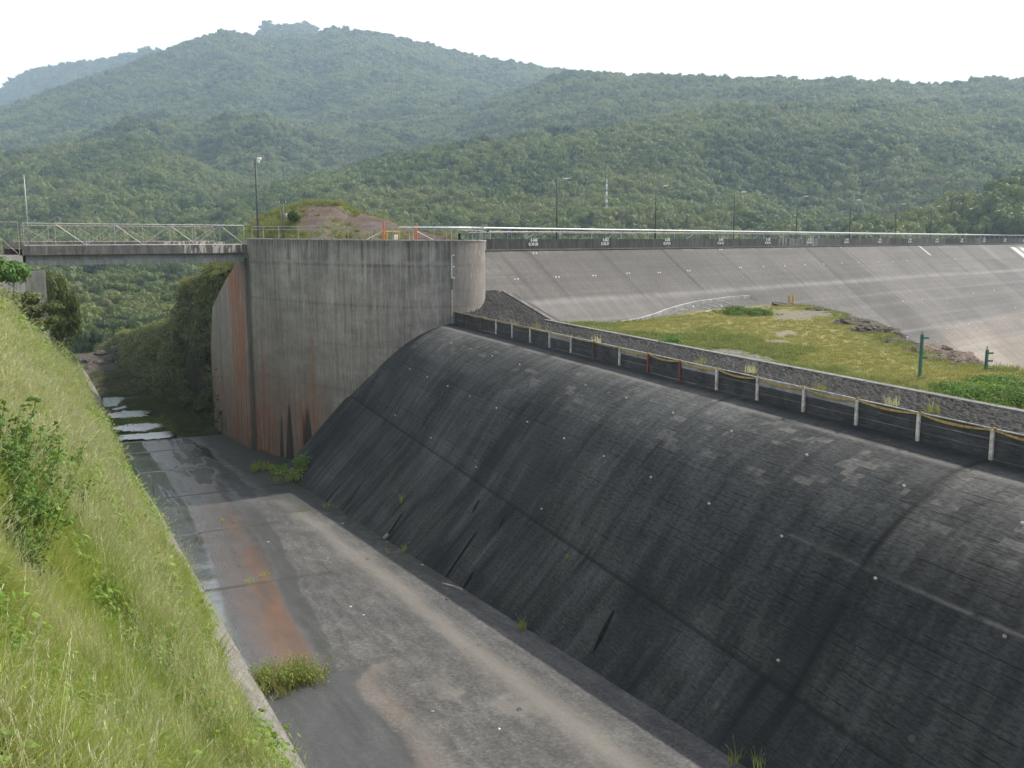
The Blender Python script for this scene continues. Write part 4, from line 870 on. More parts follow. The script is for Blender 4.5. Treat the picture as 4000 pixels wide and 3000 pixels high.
# ------------------------------------------------------------------ vegetation meshes
def rndv(n, rng): v = rng.normal(size=(n, 3)); return v / np.linalg.norm(v, axis=1)[:, None]
def leaf_cloud(P, N, size, rng, tint, asp=1.0, jitter=.6):
    """quads at P facing roughly along N"""
    n = len(P); N = N + jitter * rndv(n, rng); N /= np.linalg.norm(N, axis=1)[:, None]; A = np.cross(N, rndv(n, rng)); A /= np.linalg.norm(A, axis=1)[:, None]; B = np.cross(N, A); s = (size * rng.uniform(.6, 1.3, n))[:, None]
    V = np.stack([P - A * s * asp, P + B * s * .55, P + A * s * asp, P - B * s * .55], 1).reshape(-1, 3); Fq = np.arange(4 * n).reshape(-1, 4); return V, Fq, np.repeat(tint, 4)
def crown_mesh(name, seed, nf, mat, leaf=.15, lobes=9, flat=.75, core=True):
    rng = np.random.default_rng(seed); c = rng.normal(size=(lobes, 3)) * (.42, .42, .22); c[:, 2] = np.abs(c[:, 2]) * 1.0 + .55; c[0] = (0, 0, .6); r = rng.uniform(.32, .52, lobes); r[0] = .62
    pick = rng.choice(lobes, nf, p=r ** 2 / (r ** 2).sum()); N = rndv(nf, rng); N[:, 2] = np.where(rng.random(nf) < .72, np.abs(N[:, 2]), N[:, 2]); P = c[pick] + N * r[pick][:, None] * rng.uniform(.82, 1.05, nf)[:, None]; P[:, 2] = P[:, 2] * flat
    t = np.clip(rng.uniform(0, 1, lobes)[pick] * .6 + rng.uniform(0, .4, nf), 0, 1); V, Fq, T = leaf_cloud(P, N, leaf, rng, t, .9, .5)
    if core:  # hidden dark inner spheres added to block light through the crown
        vs, fs, ts = [V], [Fq], [T]; off = len(V)
        for k in range(lobes):
            u, v = np.meshgrid(np.linspace(0, 2 * PI, 8), np.linspace(0, PI, 6), indexing='ij'); kr = .66; q = np.stack([c[k, 0] + r[k] * kr * np.cos(u) * np.sin(v), c[k, 1] + r[k] * kr * np.sin(u) * np.sin(v), (c[k, 2] + r[k] * kr * np.cos(v)) * flat], -1).reshape(-1, 3)
            vs.append(q); fs.append(grid_faces(8, 6) + off); ts.append(np.full(len(q), .1)); off += len(q)
        V, Fq, T = np.concatenate(vs), np.concatenate(fs), np.concatenate(ts)
    return np_mesh(name, V, Fq, mat, None, dict(tint=T), False)
def blades(n, rng, rad, h0, h1, w, lean, tint0=0., tint1=1., segs=3):
    V, Fq, T = [], [], []; o = 0
    for i in range(n):
        a = rng.uniform(0, 2 * PI); rr = rad * math.sqrt(rng.random()); bx, by = rr * math.cos(a), rr * math.sin(a); d = rng.uniform(0, 2 * PI); L = rng.uniform(h0, h1); ln = rng.uniform(.1, 1.) * lean; ww = w * rng.uniform(.7, 1.3); px, py = -math.sin(d), math.cos(d); t = rng.uniform(tint0, tint1)
        for k in range(segs + 1):
            f = k / segs; g = f ** 1.8; x = bx + math.cos(d) * L * ln * g; y = by + math.sin(d) * L * ln * g; z = L * (f - .35 * ln * f * f); q = ww * (1 - f ** 1.5) * .5 + .0006
            V += [(x - px * q, y - py * q, z), (x + px * q, y + py * q, z)]; T += [t, t]
        for k in range(segs): Fq.append((o + 2 * k, o + 2 * k + 1, o + 2 * k + 3, o + 2 * k + 2))
        o += 2 * (segs + 1)
    return np.array(V), np.array(Fq), np.array(T)
def herb(n, rng, rad, h, leaf):
    """broad leaves held on short stems"""
    P = np.stack([rng.normal(0, rad, n), rng.normal(0, rad, n), rng.uniform(.25, 1, n) * h], -1); N = np.stack([P[:, 0] * .8 / rad, P[:, 1] * .8 / rad, np.full(n, 1.2)], -1); N /= np.linalg.norm(N, axis=1)[:, None]
    V = []; Fq = []; T = []; o = 0
    for p, nn in zip(P, N):
        nn = Vector(nn) + Vector(rng.normal(0, .35, 3)); nn.normalize(); d = Vector((p[0] + rng.normal(0, .05), p[1] + rng.normal(0, .05), .02)); d = (d - nn * d.dot(nn)); d = d.normalized() if d.length > 1e-4 else Vector((1, 0, 0)); sd = nn.cross(d); L = leaf * rng.uniform(.6, 1.3); w = L * rng.uniform(.28, .42); p = Vector(p); t = rng.random()
        pts = [p, p + d * L * .4 + sd * w - nn * L * .08, p + d * L + nn * (-L * .22), p + d * L * .4 - sd * w - nn * L * .08, p + d * L * .45 + nn * .0]
        V += pts; Fq += [(o, o + 1, o + 2, o + 4), (o, o + 4, o + 2, o + 3)]; T += [t] * 5; o += 5
    return np.array([tuple(v) for v in V]), np.array(Fq), np.array(T)
def join_np(parts):
    V, Fq, T, M = [], [], [], []; o = 0
    for (v, f, t), m in parts: V.append(v); Fq.append(f + o); T.append(t); M.append(np.full(len(f), m)); o += len(v)
    return np.concatenate(V), np.concatenate(Fq), np.concatenate(T), np.concatenate(M)
def proto(name, parts, mats):
    V, Fq, T, M = join_np(parts); me = np_mesh(name, V, Fq, mats, None, dict(tint=T), False, M); return bpy.data.objects.new(name, me)
def stalk_proto(name, seed, n, h0, h1, wide=1.):
    rng = np.random.default_rng(seed); a = blades(n, rng, .1, h0, h1, .007 * wide, .55, 0, .6, 4); V, Fq, T = a; hv, hf, ht = [], [], []; o = 0; per = 10
    for i in range(n):
        tip = V[i * per + per - 1]; prev = V[i * per + per - 3]; d = Vector(tip) - Vector(prev); d.normalize(); L = rng.uniform(.09, .17)
        for q in range(7):
            b = Vector(tip) - d * L * .7 + d * L * q / 6; sd = Vector(rng.normal(0, 1, 3)).normalized() * .014 * wide; hv += [b - sd, b + d * .035 + sd * .3, b + d * .05, b + d * .02 - sd * .6]; hf.append((o, o + 1, o + 2, o + 3)); ht += [rng.uniform(.4, 1)] * 4; o += 4
    return proto(name, [(a, 0), ((np.array([tuple(x) for x in hv]), np.array(hf), np.array(ht)), 0)], [M_stalk])
def coll(name, obs):
    c = bpy.data.collections.new(name)
    for o in obs: c.objects.link(o)
    return c
def instancer(name, P, rot, sc, idx, col):
    """one object of many small plants, placed with a geometry-nodes scatter"""
    me = bpy.data.meshes.new(name); P = np.asarray(P, np.float32); n = len(P); me.vertices.add(n); me.vertices.foreach_set('co', P.ravel())
    for nm, ty, d in (('rot', 'FLOAT_VECTOR', rot), ('sc', 'FLOAT_VECTOR', sc)): a = me.attributes.new(nm, ty, 'POINT'); a.data.foreach_set('vector', np.asarray(d, np.float32).ravel())
    a = me.attributes.new('idx', 'INT', 'POINT'); a.data.foreach_set('value', np.asarray(idx, np.int32)); me.update(); o = link(name, me)
    g = bpy.data.node_groups.new(name + '_scatter', 'GeometryNodeTree'); g.interface.new_socket('Geometry', in_out='INPUT', socket_type='NodeSocketGeometry'); g.interface.new_socket('Geometry', in_out='OUTPUT', socket_type='NodeSocketGeometry')
    N = g.nodes; L = g.links; i = N.new('NodeGroupInput'); q = N.new('NodeGroupOutput'); ip = N.new('GeometryNodeInstanceOnPoints'); ci = N.new('GeometryNodeCollectionInfo'); ci.inputs['Collection'].default_value = col; ci.inputs['Separate Children'].default_value = True; ci.inputs['Reset Children'].default_value = True
    def na(nm, t): x = N.new('GeometryNodeInputNamedAttribute'); x.data_type = t; x.inputs['Name'].default_value = nm; return x.outputs['Attribute']
    er = N.new('FunctionNodeEulerToRotation'); L.new(na('rot', 'FLOAT_VECTOR'), er.inputs[0]); L.new(i.outputs[0], ip.inputs['Points']); L.new(ci.outputs[0], ip.inputs['Instance']); ip.inputs['Pick Instance'].default_value = True
    L.new(na('idx', 'INT'), ip.inputs['Instance Index']); L.new(er.outputs[0], ip.inputs['Rotation']); L.new(na('sc', 'FLOAT_VECTOR'), ip.inputs['Scale']); L.new(ip.outputs[0], q.inputs[0])
    md = o.modifiers.new('scatter', 'NODES'); md.node_group = g; return o
def rots(n, tilt, rng): return np.stack([rng.normal(0, tilt, n), rng.normal(0, tilt, n), rng.uniform(0, 2 * PI, n)], -1)
def uscale(n, a, b, rng): s = rng.uniform(a, b, n); return np.repeat(s[:, None], 3, 1)

# ------------------------------------------------------------------ grass on the left bank
def bank_grass():
    rng = np.random.default_rng(11); pr = []
    for i in range(3): pr.append(proto('a%d_blades' % i, [(blades(34, rng, .13, .3, .75, .014, .95, 0, .8), 0)], [M_grass]))
    for i in range(2): pr.append(proto('b%d_herb' % i, [(herb(30, rng, .13, .34, .1), 0), (blades(14, rng, .13, .3, .6, .012, .9, 0, .7), 1)], [M_herb, M_grass]))
    for i in range(2): pr.append(stalk_proto('c%d_stalk' % i, 20 + i, 6, .9, 1.5))
    for i in range(3): pr.append(proto('d%d_farblades' % i, [(blades(40, rng, .3, .45, .95, .028, .95, .1, .95, 2), 0)], [M_grass]))
    pr.append(proto('e0_farherb', [(herb(40, rng, .28, .4, .2), 0)], [M_herb])); pr.append(stalk_proto('f0_farstalk', 31, 12, .9, 1.5, 2.4))
    P, R, S, I = [], [], [], []
    def scatter(n, c0, c1, s0, s1, kinds, sc, keep):
        c = rng.uniform(c0, c1, n); s = rng.uniform(s0, s1, n); ok = keep(c, s); c, s = c[ok], s[ok]; z = np.array([bank_zn(a, b) for a, b in zip(c, s)]); x = c * NN[0] + s * UU[0]; y = c * NN[1] + s * UU[1]; n = len(c)
        P.append(np.stack([x, y, z - .02], -1)); r = rots(n, .22, rng); R.append(r); S.append(uscale(n, *sc, rng) * (.62 + .95 * sst(fbm(c * .45 + 9, s * .4, 3, 221), -.35, .5))[:, None]); I.append(rng.choice(kinds, n))
    hb = lambda c, s: fbm(c * .35, s * .35, 3, 201); edge = lambda c, s: c < 4.25 + 1.5 * fbm(s * .3, c * 0, 3, 202) + .6 * fbm(s * 2., c * 0, 2, 203) - np.where(s > 75, .3, 0) + .35 * gauss(s - 33, 6)
    vis = lambda c, s: c > -4.5 + 0 * s
    scatter(36000, -5, 8.0, 5.5, 30, [0, 1, 2], (.7, 1.3), lambda c, s: edge(c, s) & (hb(c, s) < .32)); scatter(15000, -5, 8.0, 5.5, 32, [3, 4], (.7, 1.35), lambda c, s: edge(c, s) & (hb(c, s) > -.12)); scatter(15000, -5, 5.8, 5.5, 34, [5, 6], (.7, 1.15), lambda c, s: edge(c, s) & (fbm(c * .25, s * .25, 3, 204) > -.2))
    scatter(9000, 4, 6.6, 12, 110, [3, 4, 10], (.5, 1.0), lambda c, s: (c < 4.9 + 1.6 * fbm(s * .5, c * 0, 3, 211)) )
    scatter(24000, -7, 8.0, 30, 75, [7, 8, 9], (.6, 1.05), lambda c, s: edge(c, s) & (hb(c, s) < .4)); scatter(7000, -7, 8., 30, 75, [10], (.5, 1.0), lambda c, s: edge(c, s) & (hb(c, s) > .05)); scatter(11000, -7, 6.0, 32, 80, [11], (.6, 1.0), lambda c, s: edge(c, s) & (fbm(c * .2, s * .12, 3, 205) > -.15))
    scatter(22000, -12, 8., 72, 190, [7, 8, 9, 9], (.8, 1.5), lambda c, s: edge(c, s)); scatter(9000, -12, 6.0, 75, 190, [11], (.8, 1.3), lambda c, s: edge(c, s)); scatter(4000, -12, 7.6, 80, 190, [10], (.9, 1.8), lambda c, s: edge(c, s) & (hb(c, s) > .0))
    o = instancer('bank_grass', np.concatenate(P), np.concatenate(R), np.concatenate(S), np.concatenate(I), coll('grass_kinds', pr)); tag(o, 'tall bright green grass and weeds covering the steep left bank', 'grass', kind='stuff')
    return pr
GP = bank_grass()

# shrubs, flowers and stray plants one can point to
def shrub_mesh(name, seed, n, rad, h, leaf, mat=None):
    rng = np.random.default_rng(seed); V, Fq, T = herb(n, rng, rad * .5, h, leaf); return np_mesh(name, V, Fq, mat or M_bush, None, dict(tint=T), False)
def stemmed(name, seed, ns, rad, h, leaf, mat):
    """a loose shrub: leaves set along leaning stems"""
    rng = np.random.default_rng(seed); A = []; mb = MB()
    for k in range(ns):
        a = rng.uniform(0, 2 * PI); L = h * rng.uniform(.55, 1.1); ln = rng.uniform(.1, 1) * rad; b = Vector((rng.normal(0, .12), rng.normal(0, .12), -.1)); pts = [b + Vector((math.cos(a) * ln * f ** 1.6, math.sin(a) * ln * f ** 1.6, L * f)) for f in (0, .35, .7, 1)]; mb.tube(pts, [.012, .009, .006, .003], 5)
        for f in np.linspace(.28, 1.02, int(15 * L / h)):
            q, fc, t = herb(3, rng, leaf * .5, leaf * .5, leaf); i = min(2, int(f * 3)); c = pts[i].lerp(pts[i + 1], f * 3 - i); A.append(((q + np.array(c), fc, np.clip(t * .5 + .5 * f, 0, 1)), 0))
    V, Fq, T, M = join_np(A); return np_mesh(name, V, Fq, mat, None, dict(tint=T), False), mb.mesh('stem', M_stem)
def stem_mesh(seed, k, rad, h):
    rng = random.Random(seed); mb = MB()
    for _ in range(k):
        a = rng.uniform(0, 2 * PI); q = rng.uniform(.2, .8) * rad; mb.tube([(0, 0, -.2), (q * .4 * math.cos(a), q * .4 * math.sin(a), h * .5), (q * math.cos(a), q * math.sin(a), h * .9)], [.014, .01, .005], 5)
    return mb.mesh('stem', M_stem)
SH = [stemmed('leaves', 300 + i, 16, .55, 1.15, .085, M_bush) for i in range(4)]
def shrub(u, v, sc, k, label, group='leafy shrubs on the grassy bank'):
    p = hit(u, v, bank_z, 5)
    if not p: return
    r = empty('leafy_shrub', (p[0], p[1], p[2] - .05), label, 'shrub', group, rz=k * 1.3); r.scale = (sc, sc, sc); link('leaves', SH[k % 4][0], r); link('stem', SH[k % 4][1], r)
for i, (u, v, sc, lab) in enumerate(((30, 1920, 2.0, 'topmost dark leafy shrub at the left border of the bank'), (140, 1910, 1.9, 'leafy shrub just right of the topmost one on the bank'), (255, 1900, 1.5, 'leafy shrub at the right end of the upper shrub row, by the pale grass'), (60, 2030, 1.8, 'tall leafy shrub at the left border below the topmost one'), (175, 2040, 1.7, 'leafy shrub in the middle of the upper clump'), (290, 2020, 1.25, 'small leafy shrub on the right of the clump, in tall grass'), (40, 2170, 1.5, 'leafy shrub at the left border, lower half of the clump'), (155, 2170, 1.4, 'leafy shrub below the middle of the clump'), (310, 2130, 1.1, 'low leafy shrub on the clump\'s lower right, toward the channel'), (100, 2270, 1.15, 'lowest leafy shrub of the clump at the left border'))): shrub(u, v, sc, i, lab)
# leafy sapling in front of the abutment, dark trees beyond the bridge
def tree(name, base, rad, h, seed, mat, label, cat='tree', group=None, leaf=.12, nf=1500, trunk=.12, z0=0.):
    r = empty(name, base, label, cat, group); me = crown_mesh('crown', seed, int(nf * 2.2), mat, leaf * .75, 13, 1.0); o = link('crown', me, r); ch = h - z0; o.scale = (rad, rad, ch / 1.55); o.location = (0, 0, z0)
    rng = random.Random(seed); mb = MB(); mb.tube([(0, 0, -.5), (.03 * h, 0, h * .3), (0, .03 * h, h * .62)], [trunk, trunk * .75, trunk * .4], 8)
    for k in range(7):
        a = rng.uniform(0, 2 * PI); z = h * rng.uniform(.25, .55); q = rad * rng.uniform(.4, .8); mb.tube([(0, 0, z), (q * .5 * math.cos(a), q * .5 * math.sin(a), z + h * .12), (q * math.cos(a), q * math.sin(a), z + h * .26)], [trunk * .5, trunk * .3, trunk * .12], 5)
    link('trunk', mb.mesh('trunk', M_bark, True), r); return r
p = aty(50, 1130, 92); tree('sapling', (p[0], p[1], p[2] - 1.), 1.7, 4.4, 401, M_bush, 'bright leafy sapling in front of the abutment wall', 'young tree', None, .16, 420, .05, 1.2)
p = aty(232, 1345, 150); tree('bushy_tree', (p[0], p[1], p[2] - 2), 3.4, 12.5, 402, M_wild, 'dense dark bushy tree beyond the bridge on the left', 'tree', None, .1, 2600, .2, 1.0)
p = aty(196, 1250, 135); tree('bushy_tree', (p[0], p[1], p[2] - 3), 2.4, 11., 403, M_wild, 'taller yellow green bushy tree behind the bearing block', 'tree', None, .11, 1700, .16, 1.5)
p = aty(262, 1420, 158); tree('round_bush', (p[0], p[1], p[2] - 1), 1.8, 3.4, 404, M_bush, 'round bright bush at the foot of the dark tree beyond the bridge', 'bush', None, .12, 700, .08, .1)
for i, (u, v, Y, rd, h, lab) in enumerate(((30, 1185, 96, 2.6, 3., 'olive bush at the far left below the abutment wall'), (105, 1215, 98, 2.4, 2.6, 'olive bush under the bearing block on the bank'), (160, 1260, 104, 1.7, 2.2, 'small brownish bush on the bank nearest the bridge'))):
    p = aty(u, v, Y); tree('olive_bush', (p[0], p[1], p[2] - 1.3), rd, h, 410 + i, M_wild, lab, 'bush', None, .11, 900, .06, 0.)

def tuft_obj(name, pos, seed, n, rad, h0, h1, w, mat, label, cat, group=None, extra=None, lean=.6):
    rng = np.random.default_rng(seed); V, Fq, T = blades(n, rng, rad, h0, h1, w, lean); r = empty(name, pos, label, cat, group); link('blades', np_mesh('blades', V, Fq, mat, None, dict(tint=T), False), r)
    if extra: 
        so = stalk_proto('seed_stalk', seed + 1, extra, h1 * .9, h1 * 1.5, 1.6); so.name = 'seed_stalks'; COL.objects.link(so); so.parent = r
    return r
def ogee_or_floor(u, v):
    return hit(u, v, lambda c, s: max(floor_z(s), ogee_h(c, s)), 10)
WL = 'weed tufts growing in the channel joints'
for i, (u, v, n, rad, h, ex, lab) in enumerate(((2042, 2465, 60, .22, .85, 5, 'tall weed tuft at the foot of the weir where the near joint meets it'), (1436, 2186, 14, .12, .45, 3, 'seeding weed at the middle of the second channel joint'), (1518, 2168, 14, .1, .5, 3, 'seeding weed on the second joint close to the weir foot'), (1580, 2155, 45, .25, .7, 2, 'fan shaped weed at the foot of the weir on the second joint'), (1570, 1965, 30, .16, 1.1, 4, 'dry weed growing out of the weir slope above the second joint'), (1280, 1980, 70, .5, .5, 0, 'low yellow green weed at the foot of the weir on the third joint'), (1180, 2000, 60, .7, .3, 0, 'flat weed strip on the third joint'), (1035, 2250, 60, .45, .35, 3, 'weed clump on the second joint at the edge of the rust stain'), (980, 2272, 50, .5, .25, 0, 'moss and weed strip on the second joint inside the rust stain'), (870, 2034, 22, .3, .4, 3, 'seeding weed on the third joint in the rusty slab'), (2868, 2985, 26, .3, .75, 4, 'weed with pale plumes at the bottom edge by the weir foot'), (2960, 2998, 22, .3, .7, 3, 'pale plumed weed right of the other one at the bottom edge'), (2215, 2190, 12, .1, .6, 1, 'single weed in the weir joint above the tall tuft'), (1872, 2520, 10, .12, .3, 1, 'tiny weed on the near joint of the floor'))):
    P_ = ogee_or_floor(u, v)
    if P_: tuft_obj('weed_tuft', P_, 500 + i, n, rad, h * .5, h, .028, M_grass, lab, 'weed', WL, ex)
# bushy weed island in the rusty slab by the left edge
P_ = fl(1085, 2672); r = empty('weed_clump', (P_[0], P_[1], P_[2] - .05), 'round clump of weeds growing out of the rusty wet slab by the left edge', 'weed clump'); rng = np.random.default_rng(71)
pts = np.abs(rng.normal(0, 1, (46, 2))) * (1.2, .95) * np.sign(rng.normal(.25, 1, (46, 2)))
A, B = [], []
for x, y in pts:
    v, f, t = blades(52, rng, .42, .35, 1.25, .026, .85, .1, 1); A.append(((v + (x * NN[0] + y * UU[0], x * NN[1] + y * UU[1], floor_z(46.05 + 0) * 0 - .0764 * y), f, t), 0))
    if rng.random() < .55: v, f, t = herb(34, rng, .32, 1.15, .13); B.append(((v + (x * NN[0] + y * UU[0], x * NN[1] + y * UU[1], -.0764 * y), f, t), 0))
V, Fq, T, M_ = join_np(A); link('grass_blades', np_mesh('grass_blades', V, Fq, M_dryg, None, dict(tint=T), False), r); V, Fq, T, M_ = join_np(B); link('leaves', np_mesh('leaves', V, Fq, M_herb, None, dict(tint=T), False), r)
# green weeds in the corner between wall and weir
for i, (u, v, rd, h, lab) in enumerate(((1020, 1835, 1.3, .9, 'bright green weed clump in the corner between curved wall and weir, leftmost'), (1090, 1850, 1.5, 1.0, 'yellow green weed clump in the corner at the weir foot, middle one'), (1150, 1880, 1.4, 1.5, 'weed clump with pale flowers at the weir foot, rightmost of the corner'), (1180, 1835, .9, 1.7, 'tall thin weed on the weir slope above the corner'))):
    P_ = ogee_or_floor(u, v); r = empty('corner_weeds', P_, lab, 'weed clump', 'weeds in the corner by the wall'); rng = np.random.default_rng(90 + i); A = []
    for k in range(10): x, y = rng.normal(0, rd * .5, 2); q, f, t = herb(40, rng, .3, h, .2); A.append(((q + (x, y, 0), f, t), 0)); q, f, t = blades(24, rng, .35, h * .4, h, .035, .8); A.append(((q + (x, y, 0), f, t), 0))
    V, Fq, T, M_ = join_np(A); link('leaves', np_mesh('leaves', V, Fq, M_herb if i % 2 else M_grass, None, dict(tint=T), False), r)
# yellow flowers along the grass edge
FLW = []
for i in range(3):
    mb = MB(); rng = random.Random(i)
    for k in range(5 + i):
        x, y, z = rng.uniform(-.35, .35), rng.uniform(-.35, .35), rng.uniform(.28, .5)
        for j in range(6):
            a = 2 * PI * j / 6; c, s = math.cos(a), math.sin(a); mb.poly([(x, y, z), (x + .045 * c - .02 * s, y + .045 * s + .02 * c, z + .012), (x + .075 * c, y + .075 * s, z + .004), (x + .045 * c + .02 * s, y + .045 * s - .02 * c, z + .012)], [(0, 1, 2, 3)])
    FLW.append((mb.mesh('petals', M_flower), shrub_mesh('leaves', 600 + i, 46, .55, .34, .13, M_herb), stem_mesh(600 + i, 8, .4, .4)))
for i, (u, v, lab) in enumerate(((600, 1968, 'uppermost yellow flowered weed at the grass edge'), (560, 1990, 'yellow flowered weed just left below the uppermost one'), (590, 2040, 'yellow flowered weed midway along the flowered grass edge'), (655, 2080, 'yellow flowered weed nearest the rusty slab'), (690, 2200, 'yellow flowered weed beside the second joint'), (705, 2235, 'lower yellow flowered weed beside the second joint'), (750, 2395, 'yellow flowered weed lowest on the bank, above the pebbly lining'))):
    p = hit(u, v, bank_z, 8); r = empty('flowering_weed', (p[0], p[1], p[2]), lab, 'flowering weed', 'yellow flowered weeds along the grass edge', rz=i * 1.1)
    for n_, me in zip(('petals', 'leaves', 'stem'), FLW[i % 3]): link(n_, me, r)

# ------------------------------------------------------------------ stones, sticks and scraps on the channel floor
def rock_mesh(seed, sub=3, rough=.35, flat=1.):
    import bmesh
    bm = bmesh.new(); bmesh.ops.create_icosphere(bm, subdivisions=sub, radius=1)
    for v in bm.verts:
        n = v.co.copy(); k = 1 + rough * mnoise.noise(n * 1.3 + Vector((seed, 0, 0))) + rough * .55 * mnoise.noise(n * 3.1 + Vector((0, seed, 0))) + rough * .3 * mnoise.noise(n * 7 + Vector((0, 0, seed))) + rough * .15 * mnoise.noise(n * 17 + Vector((seed, 0, seed)))
        v.co = n * k; v.co.z *= flat
    me = bpy.data.meshes.new('rock'); bm.to_mesh(me); bm.free(); return me
def mat_rock(name, a, b):
    m = NT(name, .92, .2); P = m.pos(); f = m.noise(m.map(P, (1, 1, 2.2)), 1.3, 7, .7, .4); g = m.noise(P, 9, 4, .7); c = m.mix(m.mr(f, .35, .65), a, b); m.color(m.gain(c, m.mr(g, .3, .7, .7, 1.3))).bump(m.math('ADD', f, g), .7, .12); return m.mat
M_rock = mat_rock('dark_brown_rock', (.045, .037, .031), (.15, .122, .1)); M_rockbrown = mat_rock('warm_rock', (.12, .085, .065), (.25, .19, .15)); M_stone = mat_rock('grey_stone', (.08, .078, .074), (.19, .185, .175)); M_stonepale = mat_rock('pale_stone', (.4, .39, .37), (.6, .58, .55))
STN = [rock_mesh(10 + i, 2, .4, .7) for i in range(3)]; STP = []
for me in STN: me.materials.append(M_stone); q = me.copy(); q.materials.clear(); q.materials.append(M_stonepale); STP.append(q)
for i, (u, v, s, pale, lab) in enumerate(((1048, 2119, .09, 1, 'pale stone in the damp band of the third slab'), (1340, 2047, .11, 1, 'pale stone in the dark moss near the weir foot'), (1369, 2372, .09, 1, 'pale stone in the middle of the second slab'), (783, 2083, .11, 0, 'dark stone below the third joint in the rusty slab'), (912, 2042, .13, 0, 'dark stone lying on the third joint'), (1746, 2344, .12, 0, 'dark stone near the weir foot on the second slab'), (2180, 2585, .09, 0, 'small dark stone in the pale band of the nearest slab'), (2032, 2772, .12, 0, 'grey stone in the middle of the nearest slab'), (2337, 2660, .11, 0, 'dark stone beside the weir foot on the nearest slab'), (1543, 2860, .08, 0, 'tiny dark stone on the lower part of the nearest slab'), (1649, 2210, .1, 1, 'pale stone at the weir foot right of the second joint'), (1950, 2850, .07, 1, 'tiny pale stone low on the nearest slab'), (760, 1812, .16, 0, 'dark stone in the flowing water film under the wall'), (690, 1790, .1, 0, 'dark stone in the wet film left of the others'), (1420, 2404, .07, 1, 'tiny pale stone left of the slab middle'), (1690, 2780, .06, 1, 'tiny pale stone left on the nearest slab'))):
    P_ = ogee_or_floor(u, v); o = link('stone', (STP if pale else STN)[i % 3], None, (P_[0], P_[1], P_[2] + s * .3)); o.scale = (s * 1.3, s, s); o.rotation_euler.z = i; tag(o, lab, 'stone', 'loose stones on the channel floor')
a, b = ogee_or_floor(1730, 2284), ogee_or_floor(1807, 2309); mb = MB(); mb.tube([(a[0], a[1], a[2] + .09), ((a[0] + b[0]) / 2, (a[1] + b[1]) / 2, (a[2] + b[2]) / 2 + .13), (b[0], b[1], b[2] + .09)], .07, 8); tag(mb.build('stick', M_pale), 'straight pale stick lying along the foot of the weir', 'stick')
a, b = ogee_or_floor(1500, 2110), ogee_or_floor(1516, 2094); mb = MB(); mb.tube([(a[0], a[1], a[2] + .14), (b[0], b[1], b[2] + .16)], .14, 10); tag(mb.build('pipe_end', M_pale), 'short pale pipe stub at the weir foot below the dry weed', 'pipe')
a = fl(570, 1905); mb = MB(); b = W(8.9, cs(a[0], a[1])[1], a[2] + .9); mb.tube([(b[0], b[1], b[2] - 1.2), (b[0] + .05, b[1], b[2] + .9)], [.05, .03], 6); tag(mb.build('stake', M_stalk), 'thin dry stake standing at the left edge of the channel', 'stake')

# ------------------------------------------------------------------ grassy island in the empty reservoir
def mat_island():
    m = NT('dry_grass_ground', .95, .1); P = m.pos(); a = m.noise(P, .14, 6, .65, .5); b = m.noise(P, 2.2, 6, .7); g = m.attr('green'); bare = m.attr('bare')
    c = m.ramp(a, [(.3, (.2, .18, .07)), (.5, (.24, .21, .08)), (.7, (.26, .2, .09))]); c = m.mix(g, c, (.085, .11, .026)); c = m.mix(m.math('MULTIPLY', bare, m.mr(b, .35, .6)), c, (.17, .155, .14)); c = m.gain(c, m.mr(b, .3, .7, .6, 1.35)); m.color(c).bump(b, .7, .12); return m.mat
M_isl = mat_island()
IPX = [('d', 2150, 1268), ('d', 2350, 1273), ('d', 2500, 1251), ('d', 2600, 1216), ('d', 2700, 1186), ('d', 2850, 1167), ('d', 2940, 1168), (3090, 1190, 139), (3200, 1200, 130), (3290, 1222, 120), (3400, 1268, 108), (3480, 1304, 100), (3560, 1350, 92), (3700, 1392, 84), (3800, 1430, 79), (4000, 1446, 73), (4700, 1560, 55), (6200, 1700, 38)]
IB = np.array([dam_hit(q[1], q[2]) if q[0] == 'd' else aty(*q) for q in IPX])
KER = lambda t: (CA[0] + CD[0] * t - CN[0] * 13.2, CA[1] + CD[1] * t - CN[1] * 13.2)
def seg_dist(x, y, poly):
    best = np.full(x.shape, 1e9)
    for (x0, y0), (x1, y1) in zip(poly, poly[1:] + poly[:1]):
        dx, dy = x1 - x0, y1 - y0; t = np.clip(((x - x0) * dx + (y - y0) * dy) / (dx * dx + dy * dy), 0, 1); best = np.minimum(best, np.hypot(x - x0 - t * dx, y - y0 - t * dy))
    return best
def inside(x, y, poly):
    r = np.zeros(x.shape, bool)
    for (x0, y0), (x1, y1) in zip(poly, poly[1:] + poly[:1]):
        k = ((y0 > y) != (y1 > y)) & (x < (x1 - x0) * (y - y0) / (y1 - y0 + 1e-12) + x0); r ^= k
    return r
IPOLY = [(p[0], p[1]) for p in IB] + [KER(-30), KER(78.5)]
ICTL = np.concatenate([IB, [KER(t) + (-10.12,) for t in np.linspace(-30, 78, 14)], [atz(3000, 1260, -9.8), atz(3300, 1400, -10.), atz(2700, 1300, -10.0)]])
def isl_z(x, y):
    w = 1 / ((x[..., None] - ICTL[:, 0]) ** 2 + (y[..., None] - ICTL[:, 1]) ** 2 + 6.) ** 1.3; z = (w * ICTL[:, 2]).sum(-1) / w.sum(-1)
    ins = inside(x, y, IPOLY); d = seg_dist(x, y, IPOLY); far = ~ins
    z = z + .28 * fbm(x * .09, y * .09, 3, 81) * np.clip(d / 3, 0, 1) + .06 * fbm(x * .6, y * .6, 3, 82); return np.where(far, z - .12 - np.minimum(d * .95, 45) * (1 + .35 * fbm(x * .25, y * .25, 4, 83)), z), d, ins
